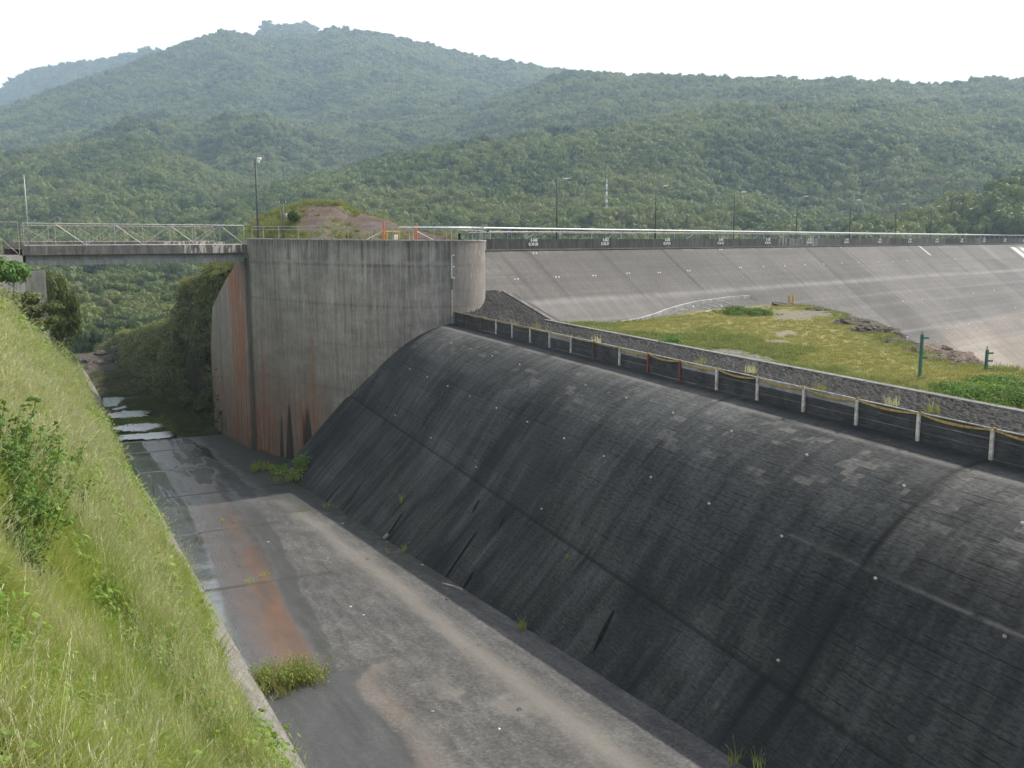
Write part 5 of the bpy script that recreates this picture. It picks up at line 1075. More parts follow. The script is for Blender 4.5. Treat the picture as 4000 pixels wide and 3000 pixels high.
def build_island():
    T = np.arange(-30, 82, .45); D = np.concatenate([np.arange(13.25, 60, .45), np.arange(60, 130, 1.)]); t, d = np.meshgrid(T, D, indexing='ij'); X = CA[0] + CD[0] * t - CN[0] * d; Y = CA[1] + CD[1] * t - CN[1] * d; z, sd, ins = isl_z(X, Y); z = np.where(d < 13.5, np.minimum(z, -10.1), z)
    g = sst(fbm(X * .05, Y * .05, 3, 84), .1, .4) * .7 + .7 * gauss(sd - 2, 3) * ins; bare = sst(fbm(X * .11, Y * .05, 4, 85), .3, .42) + 1.0 * (~ins)
    me = np_mesh('island', np.stack([X, Y, z], -1).reshape(-1, 3), grid_faces(len(T), len(D)), [M_isl, M_rock], None, dict(green=np.clip(g, 0, 1), bare=np.clip(bare, 0, 1)), True, (~ins[:-1, :-1]).ravel().astype(int)); tag(link('island', me), 'grassy flat island ground in the drained reservoir', 'island ground', kind='structure')
    rng = np.random.default_rng(5); n = 60000; t = rng.uniform(-8, 80, n); d = rng.uniform(13.3, 95, n); x = CA[0] + CD[0] * t - CN[0] * d; y = CA[1] + CD[1] * t - CN[1] * d; z, sd, ins = isl_z(x, y); dist = np.hypot(x, y); k = ins & (fbm(x * .11, y * .05, 4, 85) < .36) & (rng.random(n) < np.clip(1.2 - dist / 170, .3, 1)); x, y, z, sd, d = x[k], y[k], z[k], sd[k], d[k]; n = len(x)
    gr = (fbm(x * .05, y * .05, 3, 84) > .28) | (sd < 2.2) & (rng.random(n) < .6)
    pr = [proto('a%d' % i, [(blades(26, rng, .35, .12, .3, .035, .9, 0, 1, 2), 0)], [M_dryg]) for i in range(3)] + [proto('b%d' % i, [(blades(26, rng, .35, .2, .5, .04, .8, 0, .7, 2), 0)], [M_tussock]) for i in range(2)]
    idx = np.where(gr, rng.integers(3, 5, n), rng.integers(0, 3, n)); o = instancer('island_grass', np.stack([x, y, z - .02], -1), rots(n, .15, rng), uscale(n, .6, 1.25, rng), idx, coll('island_grass_kinds', pr)); tag(o, 'short yellowing grass covering the island', 'grass', kind='stuff')
build_island()
def isl_at(u, v):
    p = atz(u, v, -10.0)
    for _ in range(6): z = float(isl_z(np.array([p[0]]), np.array([p[1]]))[0][0]); p = atz(u, v, z)
    return p
RK = [rock_mesh(40 + i, 5, .5, .6) for i in range(4)]
for me in RK: me.materials.append(M_rock)
RK2 = [me.copy() for me in RK]
for me in RK2: me.materials.clear(); me.materials.append(M_rockbrown)
for i, (u, v, Y, sx, sy, sz, br, lab) in enumerate(((3120, 1212, 134, 4.6, 2.4, 1.5, 0, 'long dark rock ledge at the highest point of the island, by the yellow post'), (3215, 1222, 126, 3.4, 2.2, 1.3, 0, 'dark rock ledge right of the highest one'), (3045, 1222, 131, 3.0, 1.6, .9, 0, 'low dark rock in front of the highest ledge'), (3270, 1243, 119, 2.4, 1.8, 1.1, 0, 'dark rock on the island rim where it starts to drop'), (3370, 1268, 109, 2.8, 1.9, 1.1, 0, 'brown rock on the dropping island rim, upper one'), (3440, 1295, 102, 2.6, 1.9, 1.2, 0, 'brown rock on the dropping island rim, lower one'), (3400, 1290, 104, 2.0, 1.5, .8, 0, 'small dark rock between the two rim rocks'), (3520, 1345, 94, 1.8, 1.2, .6, 0, 'flat rock left of the taller green post'), (3640, 1375, 87, 1.9, 1.3, .75, 1, 'warm brown rock just right of the taller green post'), (3690, 1368, 87.5, .9, .7, .6, 0, 'dark boulder on top of the warm brown rocks'), (3735, 1402, 82, 1.9, 1.2, .7, 1, 'warm brown rock midway between the green posts'), (3790, 1425, 79, 1.3, 1., .6, 1, 'warm brown rock next to the shorter green post'))):
    p = aty(u, v, Y); o = link('rock', (RK2 if br else RK)[i % 4], None, (p[0], p[1], p[2] - sz * .15)); o.scale = (sx, sy, sz); o.rotation_euler = (.05 * i, .1, -.5 + .15 * (i % 3)); tag(o, lab, 'rock', 'rocks along the island rim')
rng = random.Random(9); spots = [(2705, 1205, 'longest pale branch at the left of the driftwood'), (2725, 1195, 'upright pale branch in the driftwood'), (2745, 1212, 'forked pale branch at the front of the driftwood'), (2762, 1192, 'pale branch at the back of the driftwood, centre'), (2780, 1205, 'grey branch at the centre of the driftwood'), (2795, 1190, 'pale branch behind the grey one'), (2812, 1203, 'pale branch toward the right of the driftwood'), (2828, 1192, 'short pale branch at the right end of the driftwood'), (2660, 1222, 'stray pale branch left of the driftwood'), (2645, 1235, 'lowest stray pale branch left of the driftwood'), (2770, 1222, 'stray pale branch below the driftwood')]
for i, (u, v, lab) in enumerate(spots):
    p = isl_at(u, v); a = rng.uniform(0, PI); L = rng.uniform(1.4, 3.2); mb = MB(); c, s = math.cos(a), math.sin(a); z = p[2] + .15; tilt = rng.uniform(0, .35)
    mb.tube([(p[0] - c * L / 2, p[1] - s * L / 2, z), (p[0] + .1, p[1], z + .12 + tilt * .5), (p[0] + c * L / 2, p[1] + s * L / 2, z + tilt)], [.1, .085, .03], 6); mb.tube([(p[0] + .1, p[1], z + .1), (p[0] + c * .6 - s * .5, p[1] + s * .6 + c * .5, z + .5)], [.06, .02], 5)
    tag(mb.build('driftwood_branch', M_stonepale), lab, 'branch', 'bleached driftwood on the island')
def build_marker():
    p = dam_hit(3090, 1186); p = aty(3090, 1187, p[1] - 6); r = empty('marker_post', p, 'short yellow double marker post in front of the dam face', 'marker post')
    for q in (-.32, .32): mb = MB(); mb.tube([(p[0] + q, p[1], p[2] - .4), (p[0] + q, p[1], p[2] + 1.35)], .2, 8); mb.build('post', M_ochre, r)
build_marker()
def isl_bush(u, v, rd, h, lab, i):
    p = isl_at(u, v); rng = np.random.default_rng(700 + i); A = []; rd *= 1.15
    for k in range(int(14 * rd)): x, y = rng.normal(0, rd * .45, 2); hh = h * math.exp(-(x * x + y * y) / (rd * rd)); q, f, t = herb(50, rng, .35, hh + .2, .2); A.append(((q + (x, y, 0), f, t), 0)); q, f, t = blades(16, rng, .4, hh * .5, hh * 1.1 + .2, .045, .7); A.append(((q + (x, y, 0), f, t), 1))
    V, Fq, T, M_ = join_np(A); r = empty('island_shrub', p, lab, 'shrub', 'green shrubs on the island'); link('leaves', np_mesh('leaves', V, Fq, [M_bush, M_herb], None, dict(tint=T), False, M_), r)
for i, q in enumerate(((2880, 1225, 2.4, .9, 'green shrub patch below the yellow post'), (2960, 1232, 2.0, .8, 'green shrub patch right below the rock ledge'), (2632, 1350, .8, .9, 'small lone dark shrub near the stone apron kerb'), (3850, 1555, 2.6, .75, 'large green shrub at the right border of the island'), (3960, 1570, 2.4, .7, 'green shrub cut by the right border'), (3740, 1530, 1.6, .45, 'green shrub left of the large one near the kerb'), (3920, 1510, 2., .55, 'green shrub behind the large one'))): isl_bush(*q, i)
for i, (u, v, h, lab) in enumerate(((2095, 1300, 1.6, 'tall dry weed behind the board fence where the dark kerb starts'), (2010, 1290, 1.2, 'reddish dry weed behind the fence near the curved wall'), (2140, 1312, .9, 'dry weed behind the fence right of the tall one'), (2330, 1345, 1.1, 'dry weed behind the red brown fence post'), (2735, 1430, .9, 'green weed behind the pale fence panel'), (2930, 1462, 1., 'reddish weed behind the fence above a pale panel'), (3200, 1535, .9, 'dry weed behind the fence in the right half'), (3480, 1590, .9, 'dry weed behind the fence second from the right'), (3640, 1620, .9, 'dry weed behind the fence, rightmost'))):
    p = atz(u, v, -9.75); tuft_obj('dry_weed', p, 800 + i, 60, .45, h * .4, h, .04, M_stalk if i % 2 else M_dryg, lab, 'weed', 'dry weeds on the stone apron', 6)
# ------------------------------------------------------------------ earth mound behind the wall, bluff beside the lower channel
M_mound = mat_soil('red_earth', [(.07, .05, .042), (.105, .077, .064), (.15, .12, .105), (.12, .13, .045)], .35)
def build_mound():
    Y0 = 178; prof = [(900, 905), (980, 880), (1030, 852), (1075, 835), (1120, 822), (1160, 812), (1200, 798), (1330, 797), (1352, 815), (1380, 830), (1440, 842), (1500, 856), (1550, 876), (1600, 895), (1700, 915)]
    X = np.linspace(-47.0, -10, 100); Yg = np.linspace(150, 235, 110); x, y = np.meshgrid(X, Yg, indexing='ij'); px = np.array([p[0] for p in prof]); zt = (930 - np.array([p[1] for p in prof])) / F * Y0; xs = (px - 2000) / F * Y0
    top = np.interp(x, xs, zt); z = top - np.maximum(0, Y0 - y) * (.34 + .06 * fbm(x * .1, y * .1, 3, 91)) - np.maximum(0, y - Y0 - 10) * .6 + .45 * fbm(x * .22, y * .22, 4, 92) * (np.abs(y - Y0) > 1); z = np.maximum(z, -6)
    uu = 2000 + F * x / y; g = np.clip(sst(1190 - uu, -40, 60) + .9 * sst(z - top, -1.1, -.2) * (uu < 1420) + .45 * sst(fbm(x * .2, y * .2, 4, 93), .05, .3), 0, 1)
    tag(link('mound', np_mesh('mound', np.stack([x, y, z], -1).reshape(-1, 3), grid_faces(100, 110), M_mound, None, dict(green=g), True)), 'mound of bare red earth with a grassy top behind the curved wall', 'earth mound', kind='structure')
    rng = np.random.default_rng(6); n = 9000; k = rng.integers(0, 100 * 110, n); gg = g.ravel()[k]; ok = rng.random(n) < gg * 1.1 - .1; k = k[ok]; P = np.stack([x, y, z], -1).reshape(-1, 3)[k]; P[:, :2] += rng.uniform(-.3, .3, (len(k), 2)); m = len(k)
    pr = [proto('a%d' % i, [(blades(24, rng, .45, .4, .95, .06, .7, 0, .8, 2), 0)], [M_tussock]) for i in range(2)]; o = instancer('mound_grass', P, rots(m, .1, rng), uscale(m, .6, 1.2, rng), rng.integers(0, 2, m), coll('mound_grass_kinds', pr)); tag(o, 'pale yellow green grass on top and left of the earth mound', 'grass', kind='stuff')
    p = aty(1150, 868, 165); tree('mound_bush', (p[0], p[1], p[2] - .3), 1.7, 2.6, 421, M_wild, 'dark round bush on the left flank of the earth mound', 'bush', None, .13, 700, .06, 0.)
    p = aty(1228, 835, 176); o = link('rock', RK[1], None, (p[0] , p[1] - 2, p[2] - .3)); o.scale = (1.9, 1.3, 1.2); tag(o, 'dark earthy block at the left shoulder of the mound', 'rock')
build_mound()
def bluff_top(s): return np.interp(s, [138, 157, 170, 185, 193, 199, 212, 225, 245, 268, 285], [-3.2, -4.0, -5.0, -6.8, -8.8, -12.6, -16.3, -18.8, -22, -25.5, -30])
def bluff_foot(s): return np.interp(s, [138, 153, 165, 180, 195, 210, 225, 250, 285], [23.6, 22.9, 22.0, 20.8, 19.4, 17.6, 16, 13.5, 10])
M_cliff = mat_soil('dark_cliff_earth', [(.018, .017, .012), (.032, .03, .02), (.055, .048, .03), (.045, .05, .02)], .5)
def build_bluff():
    S = np.arange(150, 286, .8); K = np.linspace(0, 1, 90); s, k = np.meshgrid(S, K, indexing='ij'); foot = bluff_foot(s); top = bluff_top(s); bz = np.vectorize(floor_z)(s) - 1.2; rise = top - bz; wdt = rise * np.interp(s, [138, 193, 206, 285], [.13, .13, .4, .5]) + .8
    kk = np.clip(k / .62, 0, 1); c = foot + wdt * kk + np.maximum(0, k - .62) / .38 * 26; z = bz + rise * (kk ** .8) - np.maximum(0, k - .75) * 18
    n = fbm(s * .13, z * .13, 4, 95); c = c + .9 * sst(162 - s, 0, 8) - 2.1 * n * sst(k, .05, .3); z = z + .8 * fbm(s * .2, c * .2, 4, 96) * sst(k, .1, .5); X = c * NN[0] + s * UU[0]; Y = c * NN[1] + s * UU[1]
    P = np.stack([X, Y, z], -1).reshape(-1, 3); tag(link('bluff', np_mesh('bluff', P, grid_faces(len(S), len(K)), M_cliff, None, dict(green=sst(k, .5, .65) * .9), True)), 'steep dark overgrown bluff beside the channel below the bridge', 'bluff', kind='structure')
    rng = np.random.default_rng(8); m = 26000; i = rng.integers(0, len(P), m); bare = fbm(s * .12, z * .2, 3, 97).ravel()[i]; dk = (np.abs(s.ravel()[i] - 161) < 7) & (k.ravel()[i] < .52); ok = (bare < .2) & ~(dk & (rng.random(m) < .75)); i = i[ok]; kq = k.ravel()[i]; q = P[i] + rng.normal(0, .35, (len(i), 3)); m = len(i)
    pr = [proto('a%d' % j, [(herb(46, rng, .55, .7, .34), 0), (blades(14, rng, .5, .4, 1.0, .07, 1.0, 0, 1, 2), 0)], [M_ivy]) for j in range(3)] + [proto('b%d' % j, [(blades(26, rng, .5, .5, 1.2, .07, .8, 0, 1, 2), 0), (herb(16, rng, .4, .6, .25), 0)], [M_tussock]) for j in range(2)]
    idx = np.where(rng.random(m) < np.clip((kq - .36) * 3.5, .12, .85), rng.integers(3, 5, m), rng.integers(0, 3, m)); r = rots(m, .25, rng); o = instancer('bluff_creepers', q, r, uscale(m, .4, 1.5, rng), idx, coll('bluff_kinds', pr)); tag(o, 'dark creepers and grass hanging over the bluff', 'undergrowth', kind='stuff')
build_bluff()
def bed_plants():
    rng = np.random.default_rng(12); n = 16000; c = rng.uniform(7.2, 23.5, n); s = rng.uniform(151, 235, n); st = fbm(c * .1, s * .06, 3, 98)
    band = (np.abs(s - 158.2 - .03 * c) < 1.6) & (c < 17.5) | (np.abs(s - 171) < 4.0) & (c < 17 + 3 * st) | (c > 17 + 2 * st) & (s < 200) | (s > 184) & (s < 200) & (c > 12 + 3 * st) & (rng.random(n) < .5) | (s > 205) & (rng.random(n) < .16)
    c, s = c[band], s[band]; z = np.array([bed_z(a, b) for a, b in zip(c, s)]); x = c * NN[0] + s * UU[0]; y = c * NN[1] + s * UU[1]; m = len(c)
    pr = [proto('a%d' % j, [(blades(26, rng, .5, .3, .7, .05, .8, 0, .7, 2), 0)], [M_grass]) for j in range(2)] + [proto('b%d' % j, [(blades(20, rng, .5, .3, .8, .06, .8, 0, 1, 2), 0), (herb(14, rng, .4, .5, .2), 0)], [M_ivy]) for j in range(2)]
    idx = np.where((s < 178) & (rng.random(m) < .7) & (c < 17), rng.integers(0, 2, m), rng.integers(2, 4, m)); o = instancer('riverbed_grass', np.stack([x, y, z], -1), rots(m, .12, rng), uscale(m, .5, 1.1, rng), idx, coll('bed_kinds', pr)); tag(o, 'low grass and weeds in strips across the wet riverbed', 'grass', kind='stuff')
    BR_ = [rock_mesh(60 + i, 3, .5, .7) for i in range(3)]
    for me in BR_: me.materials.append(M_rockbrown if False else M_rock)
    LB = ['big brown boulder on the rubble bar at the bluff side', 'boulder left of the biggest one on the rubble bar', 'low boulder in the middle of the rubble bar', 'boulder at the left end of the rubble bar by the bank', 'small boulder in front of the rubble bar', 'boulder beside the bright pool', 'small dark boulder at the pool edge', 'boulder near the bluff foot behind the rubble bar', 'half buried boulder between rubble bar and bluff', 'small boulder in the middle of the gravel']
    for i, (u, v, sz) in enumerate(((505, 1352, 1.9), (455, 1365, 1.3), (400, 1385, 1.5), (330, 1412, 1.2), (380, 1420, .9), (345, 1440, .8), (420, 1462, .7), (545, 1378, 1.3), (480, 1400, 1.2), (440, 1408, 1.))):
        p = hit(u, v, lambda c, s: bed_z(c, s) if s > 150 else -60, 150, 500, .3) or aty(u, v, 235); o = link('boulder', BR_[i % 3], None, (p[0], p[1], p[2] + sz * .1)); o.scale = (sz * 1.3, sz, sz * .9); o.rotation_euler.z = i * 1.7; tag(o, LB[i], 'boulder', 'boulders on the rubble bar')
bed_plants()

# ------------------------------------------------------------------ hills
LAYERS = [  # crest as (u, v, distance), run of the near slope, concavity
    ([(-2600, 420, 4300), (-800, 330, 4300), (0, 345, 4200), (90, 300, 4200), (150, 280, 4200), (280, 255, 4100), (400, 250, 4100), (490, 220, 4000), (570, 200, 4000), (640, 215, 4000), (900, 280, 3900), (1400, 420, 3900), (2000, 700, 3900)], 1700, 1.25),
    ([(700, 330, 3600), (960, 220, 3600), (1000, 150, 3600), (1018, 125, 3600), (1042, 90, 3600), (1076, 116, 3600), (1110, 112, 3600), (1157, 102, 3600), (1210, 108, 3600), (1257, 138, 3600), (1330, 220, 3600), (1600, 320, 3600)], 1300, 1.2),
    ([(-2600, 640, 2300), (-700, 540, 2300), (-200, 480, 2400), (0, 440, 2500), (330, 330, 2600), (640, 214, 2750), (760, 176, 2800), (830, 152, 2800), (870, 138, 2800), (970, 152, 2800), (1100, 158, 2850), (1240, 148, 2900), (1290, 124, 2900), (1400, 132, 2900), (1480, 142, 2900), (1600, 172, 2850), (1750, 210, 2800), (1900, 240, 2750), (2100, 275, 2700), (2250, 297, 2700), (2600, 340, 2700), (3500, 460, 2700), (6000, 640, 2700)], 2050, 1.35),
    ([(1200, 660, 1900), (1600, 510, 1900), (1950, 400, 1900), (2150, 325, 1850), (2250, 298, 1850), (2350, 307, 1800), (2450, 312, 1800), (2600, 322, 1750), (2750, 327, 1700), (2950, 332, 1700), (3050, 327, 1700), (3200, 342, 1650), (3320, 322, 1650), (3400, 342, 1600), (3600, 357, 1600), (3800, 342, 1600), (3850, 327, 1600), (4000, 337, 1600), (4600, 330, 1600), (7000, 420, 1600)], 1150, 1.15),
    ([(900, 800, 1000), (1300, 700, 1050), (1500, 655, 1050), (1800, 600, 1050), (2000, 566, 1050), (2200, 548, 1060), (2500, 494, 1080), (2850, 446, 1120), (3300, 440, 1150), (3700, 480, 1150), (4000, 500, 1150), (4800, 560, 1100), (7000, 700, 1000)], 620, 1.0),
    ([(-2600, 700, 1300), (-500, 650, 1300), (0, 632, 1300), (180, 610, 1300), (350, 585, 1300), (560, 572, 1300), (700, 630, 1280), (900, 730, 1250), (1200, 810, 1200), (1500, 870, 1200)], 700, 1.0),
    ([(3300, 960, 520), (3600, 900, 520), (3720, 850, 520), (3830, 812, 520), (4000, 742, 520), (4400, 690, 520), (6500, 700, 520)], 150, .9),
]
def base_floor(r):
    return np.interp(r, [0, 235, 290, 330, 430, 560, 900, 8000], [-58, -58, -46, -36, -33.5, -25, -20, -20])
CRV = []
for pts, run, pw in LAYERS:
    w = [aty(u, v, Y) for u, v, Y in pts]; CRV.append((np.array([math.atan2(p[0], p[1]) for p in w]), np.array([math.hypot(p[0], p[1]) for p in w]), np.array([p[2] for p in w]), run, pw))
def hill_z(az, r, detail=True):
    z = base_floor(r) + 0 * az; x, y = r * np.sin(az), r * np.cos(az)
    sp = fbm(x / 760, y / 760, 5, 120, True); s2 = fbm(x / 270, y / 270, 4, 140, True)
    for A, Rr, Zz, run, pw in CRV:
        rc = np.interp(az, A, Rr); zc = np.interp(az, A, Zz); t = np.clip((rc - r) / run, 0, 1.2); fz = base_floor(r); near = fz + (zc - fz) * (1 - np.minimum(t, 1)) ** pw; near = np.where(t > 1, -99, near); far = zc - (r - rc) * .55; h = np.where(r <= rc, near, far)
        k = np.clip(t * .9, .0, 1) * np.clip((1 - t) * 3, 0, 1) * np.clip((zc - fz) / 300, .1, 1); h = h + k * (240 * (sp - .62) + 85 * (s2 - .45)) + np.where(r <= rc, 0, 0)
        h = np.where((az < A[0]) | (az > A[-1]), -99, h); z = np.maximum(z, h)
    return z + np.clip((r - 320) / 200, 0, 1) * 3.5 * fbm(x / 45, y / 45, 3, 150)
def mat_hill():
    m = NT('forest_floor', .95, .1); P = m.pos(); a = m.noise(P, .012, 6, .65); b = m.noise(P, .12, 5, .7); g = m.attr('meadow'); c = m.ramp(b, [(.3, (.018, .028, .012)), (.55, (.03, .045, .018)), (.75, (.05, .062, .024))])
    c = m.mix(g, c, m.ramp(b, [(.3, (.075, .115, .028)), (.7, (.15, .195, .05))])); m.color(m.gain(c, m.mr(a, .3, .7, .75, 1.25))).bump(b, .6, 1.5); return m.mat
M_hill = mat_hill()
AZ = np.concatenate([np.linspace(-1.1, -.55, 60), np.linspace(-.545, .56, 620), np.linspace(.57, 1.25, 70)]); RR = np.concatenate([np.linspace(60, 300, 12), np.geomspace(310, 5200, 420)])
az, rr = np.meshgrid(AZ, RR, indexing='ij'); HZ = hill_z(az, rr); HX, HY = rr * np.sin(az), rr * np.cos(az); HU = 2000 + F * np.tan(az)
meadow = ((rr > 325) & (rr < 610 + 60 * fbm(HX / 40, HY / 40, 3, 160)) & (HU > 100) & (HU < 1050) & (fbm(HX / 60, HY / 60, 3, 161) > -2)) | ((rr > 372) & (rr < 530) & (HU > 3700)) 
crestm = sst(.075 - np.abs(rr / np.interp(az, CRV[4][0], CRV[4][1]) - 1), 0, .04) * (HU > 1900) * (HU < 2760) * (fbm(HX / 70, HY / 70, 3, 162) > -.1)
meadow = np.clip(meadow + crestm, 0, 1)
tag(link('hills', np_mesh('hills', np.stack([HX, HY, HZ], -1).reshape(-1, 3), grid_faces(len(AZ), len(RR)), M_hill, None, dict(meadow=meadow), True)), 'forested mountain ridges and valley behind the dam', 'hills', kind='structure')
# wide ground under everything
mb = MB(); g = 9000; mb.poly([(-g, -g, -62), (g, -g, -62), (g, g, -62), (-g, g, -62)], [(0, 1, 2, 3)]); tag(mb.build('ground', M_hill), 'ground below the dam and hills', 'ground', kind='structure')
def hz(x, y): return hill_z(np.arctan2(x, y), np.hypot(x, y))
M_track = concrete('dirt_track_earth', (.17, .15, .115), .2, 1.)
def track():
    pts = [(425, 1290, 0), (432, 1262, 0), (418, 1245, 0), (428, 1228, 0), (450, 1221, 0)]; R = [340, 375, 395, 415, 430]; P = []
    for (u, v, _), r in zip(pts, R): a = math.atan((u - 2000) / F); P.append((r * math.sin(a), r * math.cos(a)))
    P = smooth_plan(P, 30); d = np.gradient(P, axis=0); d /= np.linalg.norm(d, axis=1)[:, None]; n = np.stack([-d[:, 1], d[:, 0]], -1); L, Rr = P + n * 1.8, P - n * 1.8; V = [(x, y, float(hz(np.array(x), np.array(y))) + .5) for x, y in np.concatenate([L, Rr])]
    mb = MB(); mb.poly(V, [(i, i + 1, 31 + i, 30 + i) for i in range(29)]); tag(mb.build('path', M_track), 'pale dirt track curving through the meadow below the bridge', 'dirt track', kind='structure')
track()
def forest():
    rng = np.random.default_rng(15); n = 330000; a = rng.uniform(-.62, .66, n); r = 325 + (4700 - 325) * rng.random(n) ** 1.25; sp = 6.6 + r * .0022
    # thin to a natural spacing: keep probability follows area per tree
    dens = (4700 - 325) / 1.25 * ((r - 325) / (4700 - 325)) ** .2; pk = np.clip(.000052 * r * dens * 3.0 / sp ** 2 * 5.2, 0, 1); k = rng.random(n) < pk; a, r = a[k], r[k]
    z = hill_z(a, r); x, y = r * np.sin(a), r * np.cos(a); u = 2000 + F * np.tan(a)
    mead = ((r > 325) & (r < 610 + 60 * fbm(x / 40, y / 40, 3, 160)) & (u > 100) & (u < 1050) & (fbm(x / 60, y / 60, 3, 161) > -2)) | ((r > 372) & (r < 530) & (u > 3700)); cm = (np.abs(r / np.interp(a, CRV[4][0], CRV[4][1]) - 1) < .06) & (u > 1900) & (u < 2760) & (fbm(x / 70, y / 70, 3, 162) > -.1)
    keep = ~((mead | cm) & (rng.random(len(a)) < .72)); small = (mead | cm) & keep
    # drop what lies behind a ridge for good
    ang = (HZ + 12) / RR[None, :]; run = np.maximum.accumulate(np.concatenate([np.full((len(AZ), 1), -9.), ang[:, :-1]], 1), 1); ia = np.clip(np.searchsorted(AZ, a) , 1, len(AZ) - 1); ir = np.clip(np.searchsorted(RR, r), 1, len(RR) - 1); vis = (z + 30) / r > run[ia, ir] - .012
    keep &= vis; a, r, z, x, y, u, small = [q[keep] for q in (a, r, z, x, y, u, small)]; n = len(a)
    rad = (3.7 + .00115 * r) * np.minimum(rng.lognormal(0, .32, n), 1.5) * np.where(small, rng.uniform(.16, .75, n), 1); hgt = rad * rng.uniform(1.0, 1.7, n)
    var = [crown_mesh('crown', 900 + i, 420, M_forest, .14, 9, .9) for i in range(6)]; near = [crown_mesh('crown', 950 + i, 900, M_forest, .115, 11, .9) for i in range(6)]
    # the trees that show largest become trees of their own
    v = 930 - F * (z + hgt * 1.2) / (r * np.cos(a)); seen = (u > -60) & (u < 4060) & ((v < 892) | ((u > 190) & (u < 860) & (v > 1035) & (v < 1330))) & (v > 0)
    # line of sight from the camera, trees in front included roughly
    ang2 = (HZ + 7) / RR[None, :]; run2 = np.maximum.accumulate(np.concatenate([np.full((len(AZ), 1), -9.), ang2[:, :-1]], 1), 1); seen &= (z + hgt) / r > run2[ia[keep] if False else np.clip(np.searchsorted(AZ, a), 1, len(AZ) - 1), np.clip(np.searchsorted(RR, r) - 1, 0, len(RR) - 1)]
    order = np.argsort(np.where(seen, -rad / r, 9))[:290]; solo = np.zeros(n, bool); solo[order] = True; solo &= seen
    tr = MB(); tr.tube([(0, 0, -.6), (.04, 0, .5), (0, .03, 1.0)], [.07, .055, .03], 7)
    for k in range(4): q = k * 1.6; tr.tube([(0, 0, .45), (.3 * math.cos(q), .3 * math.sin(q), .8)], [.03, .012], 5)
    trm = tr.mesh('trunk', M_bark, True)
    for i in np.where(solo)[0]:
        low = v[i] > 1000; far = r[i] > 620
        lab, gr = ('broadleaf tree in the green valley seen under the bridge', 'valley trees under the bridge') if low else ('broadleaf tree of the forest front just above the dam crest railing', 'trees behind the dam crest') if u[i] > 1900 else ('broadleaf tree of the forest behind bridge and curved wall', 'trees behind the bridge')
        e = empty('forest_tree', (x[i], y[i], z[i] - 1.), lab, 'tree', gr, rz=float(rng.uniform(0, 6.28))); e.scale = (rad[i], rad[i], hgt[i] * .95); o = link('crown', near[i % 6], e); o.location = (0, 0, .35); link('trunk', trm, e)
    q = ~solo; m = q.sum(); pr = [bpy.data.objects.new('a%d' % i, me) for i, me in enumerate(var)]; P = np.stack([x, y, z + hgt * .12], -1)[q]; S = np.stack([rad, rad, hgt * .95], -1)[q]
    o = instancer('forest', P, rots(m, .05, rng), S, rng.integers(0, 6, m), coll('forest_kinds', pr)); tag(o, 'dense rainforest covering the mountains behind the dam', 'forest', kind='stuff'); print('forest', m, 'solo', solo.sum())
forest()

# ------------------------------------------------------------------ light, air, camera
SUN_AZ, SUN_EL = math.radians(53), math.radians(44)
w = bpy.data.worlds.new('World'); scene.world = w; w.use_nodes = True; N = w.node_tree.nodes; L = w.node_tree.links; bg = N['Background']; out = N['World Output']
sk = N.new('ShaderNodeTexSky'); sk.sky_type = 'NISHITA'; sk.sun_disc = False; sk.sun_elevation = SUN_EL; sk.sun_rotation = SUN_AZ; sk.dust_density = 3; sk.air_density = 1.0; L.new(sk.outputs[0], bg.inputs[0]); bg.inputs[1].default_value = .1
# thin bright cloud: whole near the horizon, broken higher up
tc = N.new('ShaderNodeTexCoord'); sx = N.new('ShaderNodeSeparateXYZ'); L.new(tc.outputs['Generated'], sx.inputs[0]); nz = N.new('ShaderNodeTexNoise'); nz.inputs['Scale'].default_value = 2.2; nz.inputs['Detail'].default_value = 6; L.new(tc.outputs['Generated'], nz.inputs['Vector'])
mr = N.new('ShaderNodeMapRange'); mr.interpolation_type = 'SMOOTHSTEP'; L.new(sx.outputs[2], mr.inputs[0])
for i, q in enumerate((.3, .75, 1.25, 0.)): mr.inputs[i + 1].default_value = q
ad = N.new('ShaderNodeMath'); ad.operation = 'ADD'; L.new(mr.outputs[0], ad.inputs[0]); L.new(nz.outputs[0], ad.inputs[1]); cl = N.new('ShaderNodeMapRange'); L.new(ad.outputs[0], cl.inputs[0])
for i, q in enumerate((.5, .95, 0., 1.)): cl.inputs[i + 1].default_value = q
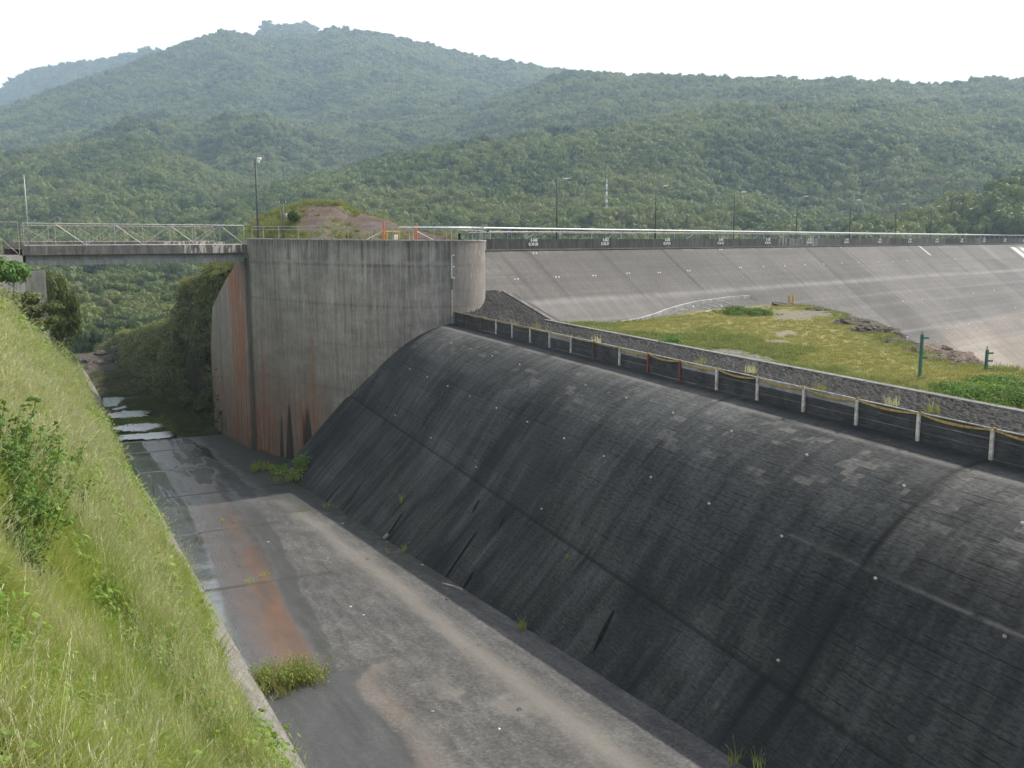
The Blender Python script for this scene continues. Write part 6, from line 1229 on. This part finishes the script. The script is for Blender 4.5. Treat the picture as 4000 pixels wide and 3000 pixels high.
b2 = N.new('ShaderNodeBackground'); b2.inputs[0].default_value = (1, 1, 1, 1); b2.inputs[1].default_value = CLOUD; mx = N.new('ShaderNodeMixShader'); L.new(cl.outputs[0], mx.inputs[0]); L.new(bg.outputs[0], mx.inputs[1]); L.new(b2.outputs[0], mx.inputs[2]); L.new(mx.outputs[0], out.inputs[0])
sl = bpy.data.lights.new('sun', 'SUN'); sl.energy = SUN_E; sl.angle = math.radians(.6); sl.color = (1, .95, .86); so = bpy.data.objects.new('sun', sl); COL.objects.link(so)
sd = Vector((math.sin(SUN_AZ) * math.cos(SUN_EL), math.cos(SUN_AZ) * math.cos(SUN_EL), math.sin(SUN_EL))); so.rotation_euler = sd.to_track_quat('Z', 'Y').to_euler()
if HAZE > 0:
    hm = bpy.data.materials.new('haze_air'); hm.use_nodes = True; t = hm.node_tree; t.nodes.remove(t.nodes['Principled BSDF']); pv = t.nodes.new('ShaderNodeVolumePrincipled'); pv.inputs['Color'].default_value = (.62, .8, 1, 1); pv.inputs['Density'].default_value = HAZE; pv.inputs['Anisotropy'].default_value = .35; t.links.new(pv.outputs[0], t.nodes['Material Output'].inputs['Volume'])
    mb = MB(); mb.box((0, 3000, 470), (9500, 0, 0), (0, 9500, 0), (0, 0, 534)); o = mb.build('haze', hm); tag(o, 'pale humid haze filling the valley', 'haze', kind='stuff')
cam = bpy.data.cameras.new('camera'); cam.sensor_width = 36; cam.lens = 36 * F / 4000; cam.clip_start = .1; cam.clip_end = 20000; co = bpy.data.objects.new('camera', cam); COL.objects.link(co); co.location = (0, 0, 0); co.rotation_euler = (PI / 2 - PITCH, 0, 0); scene.camera = co
scene.view_settings.view_transform = 'Standard'; scene.view_settings.look = 'None'; scene.view_settings.exposure = EXPO; scene.view_settings.gamma = 1; scene.view_settings.use_curve_mapping = False
scene.render.engine = 'CYCLES'; cy = scene.cycles; cy.max_bounces = 6; cy.diffuse_bounces = 3; cy.glossy_bounces = 2; cy.transmission_bounces = 2; cy.volume_bounces = 1; cy.transparent_max_bounces = 4; cy.use_denoising = DEN; cy.sample_clamp_indirect = 4
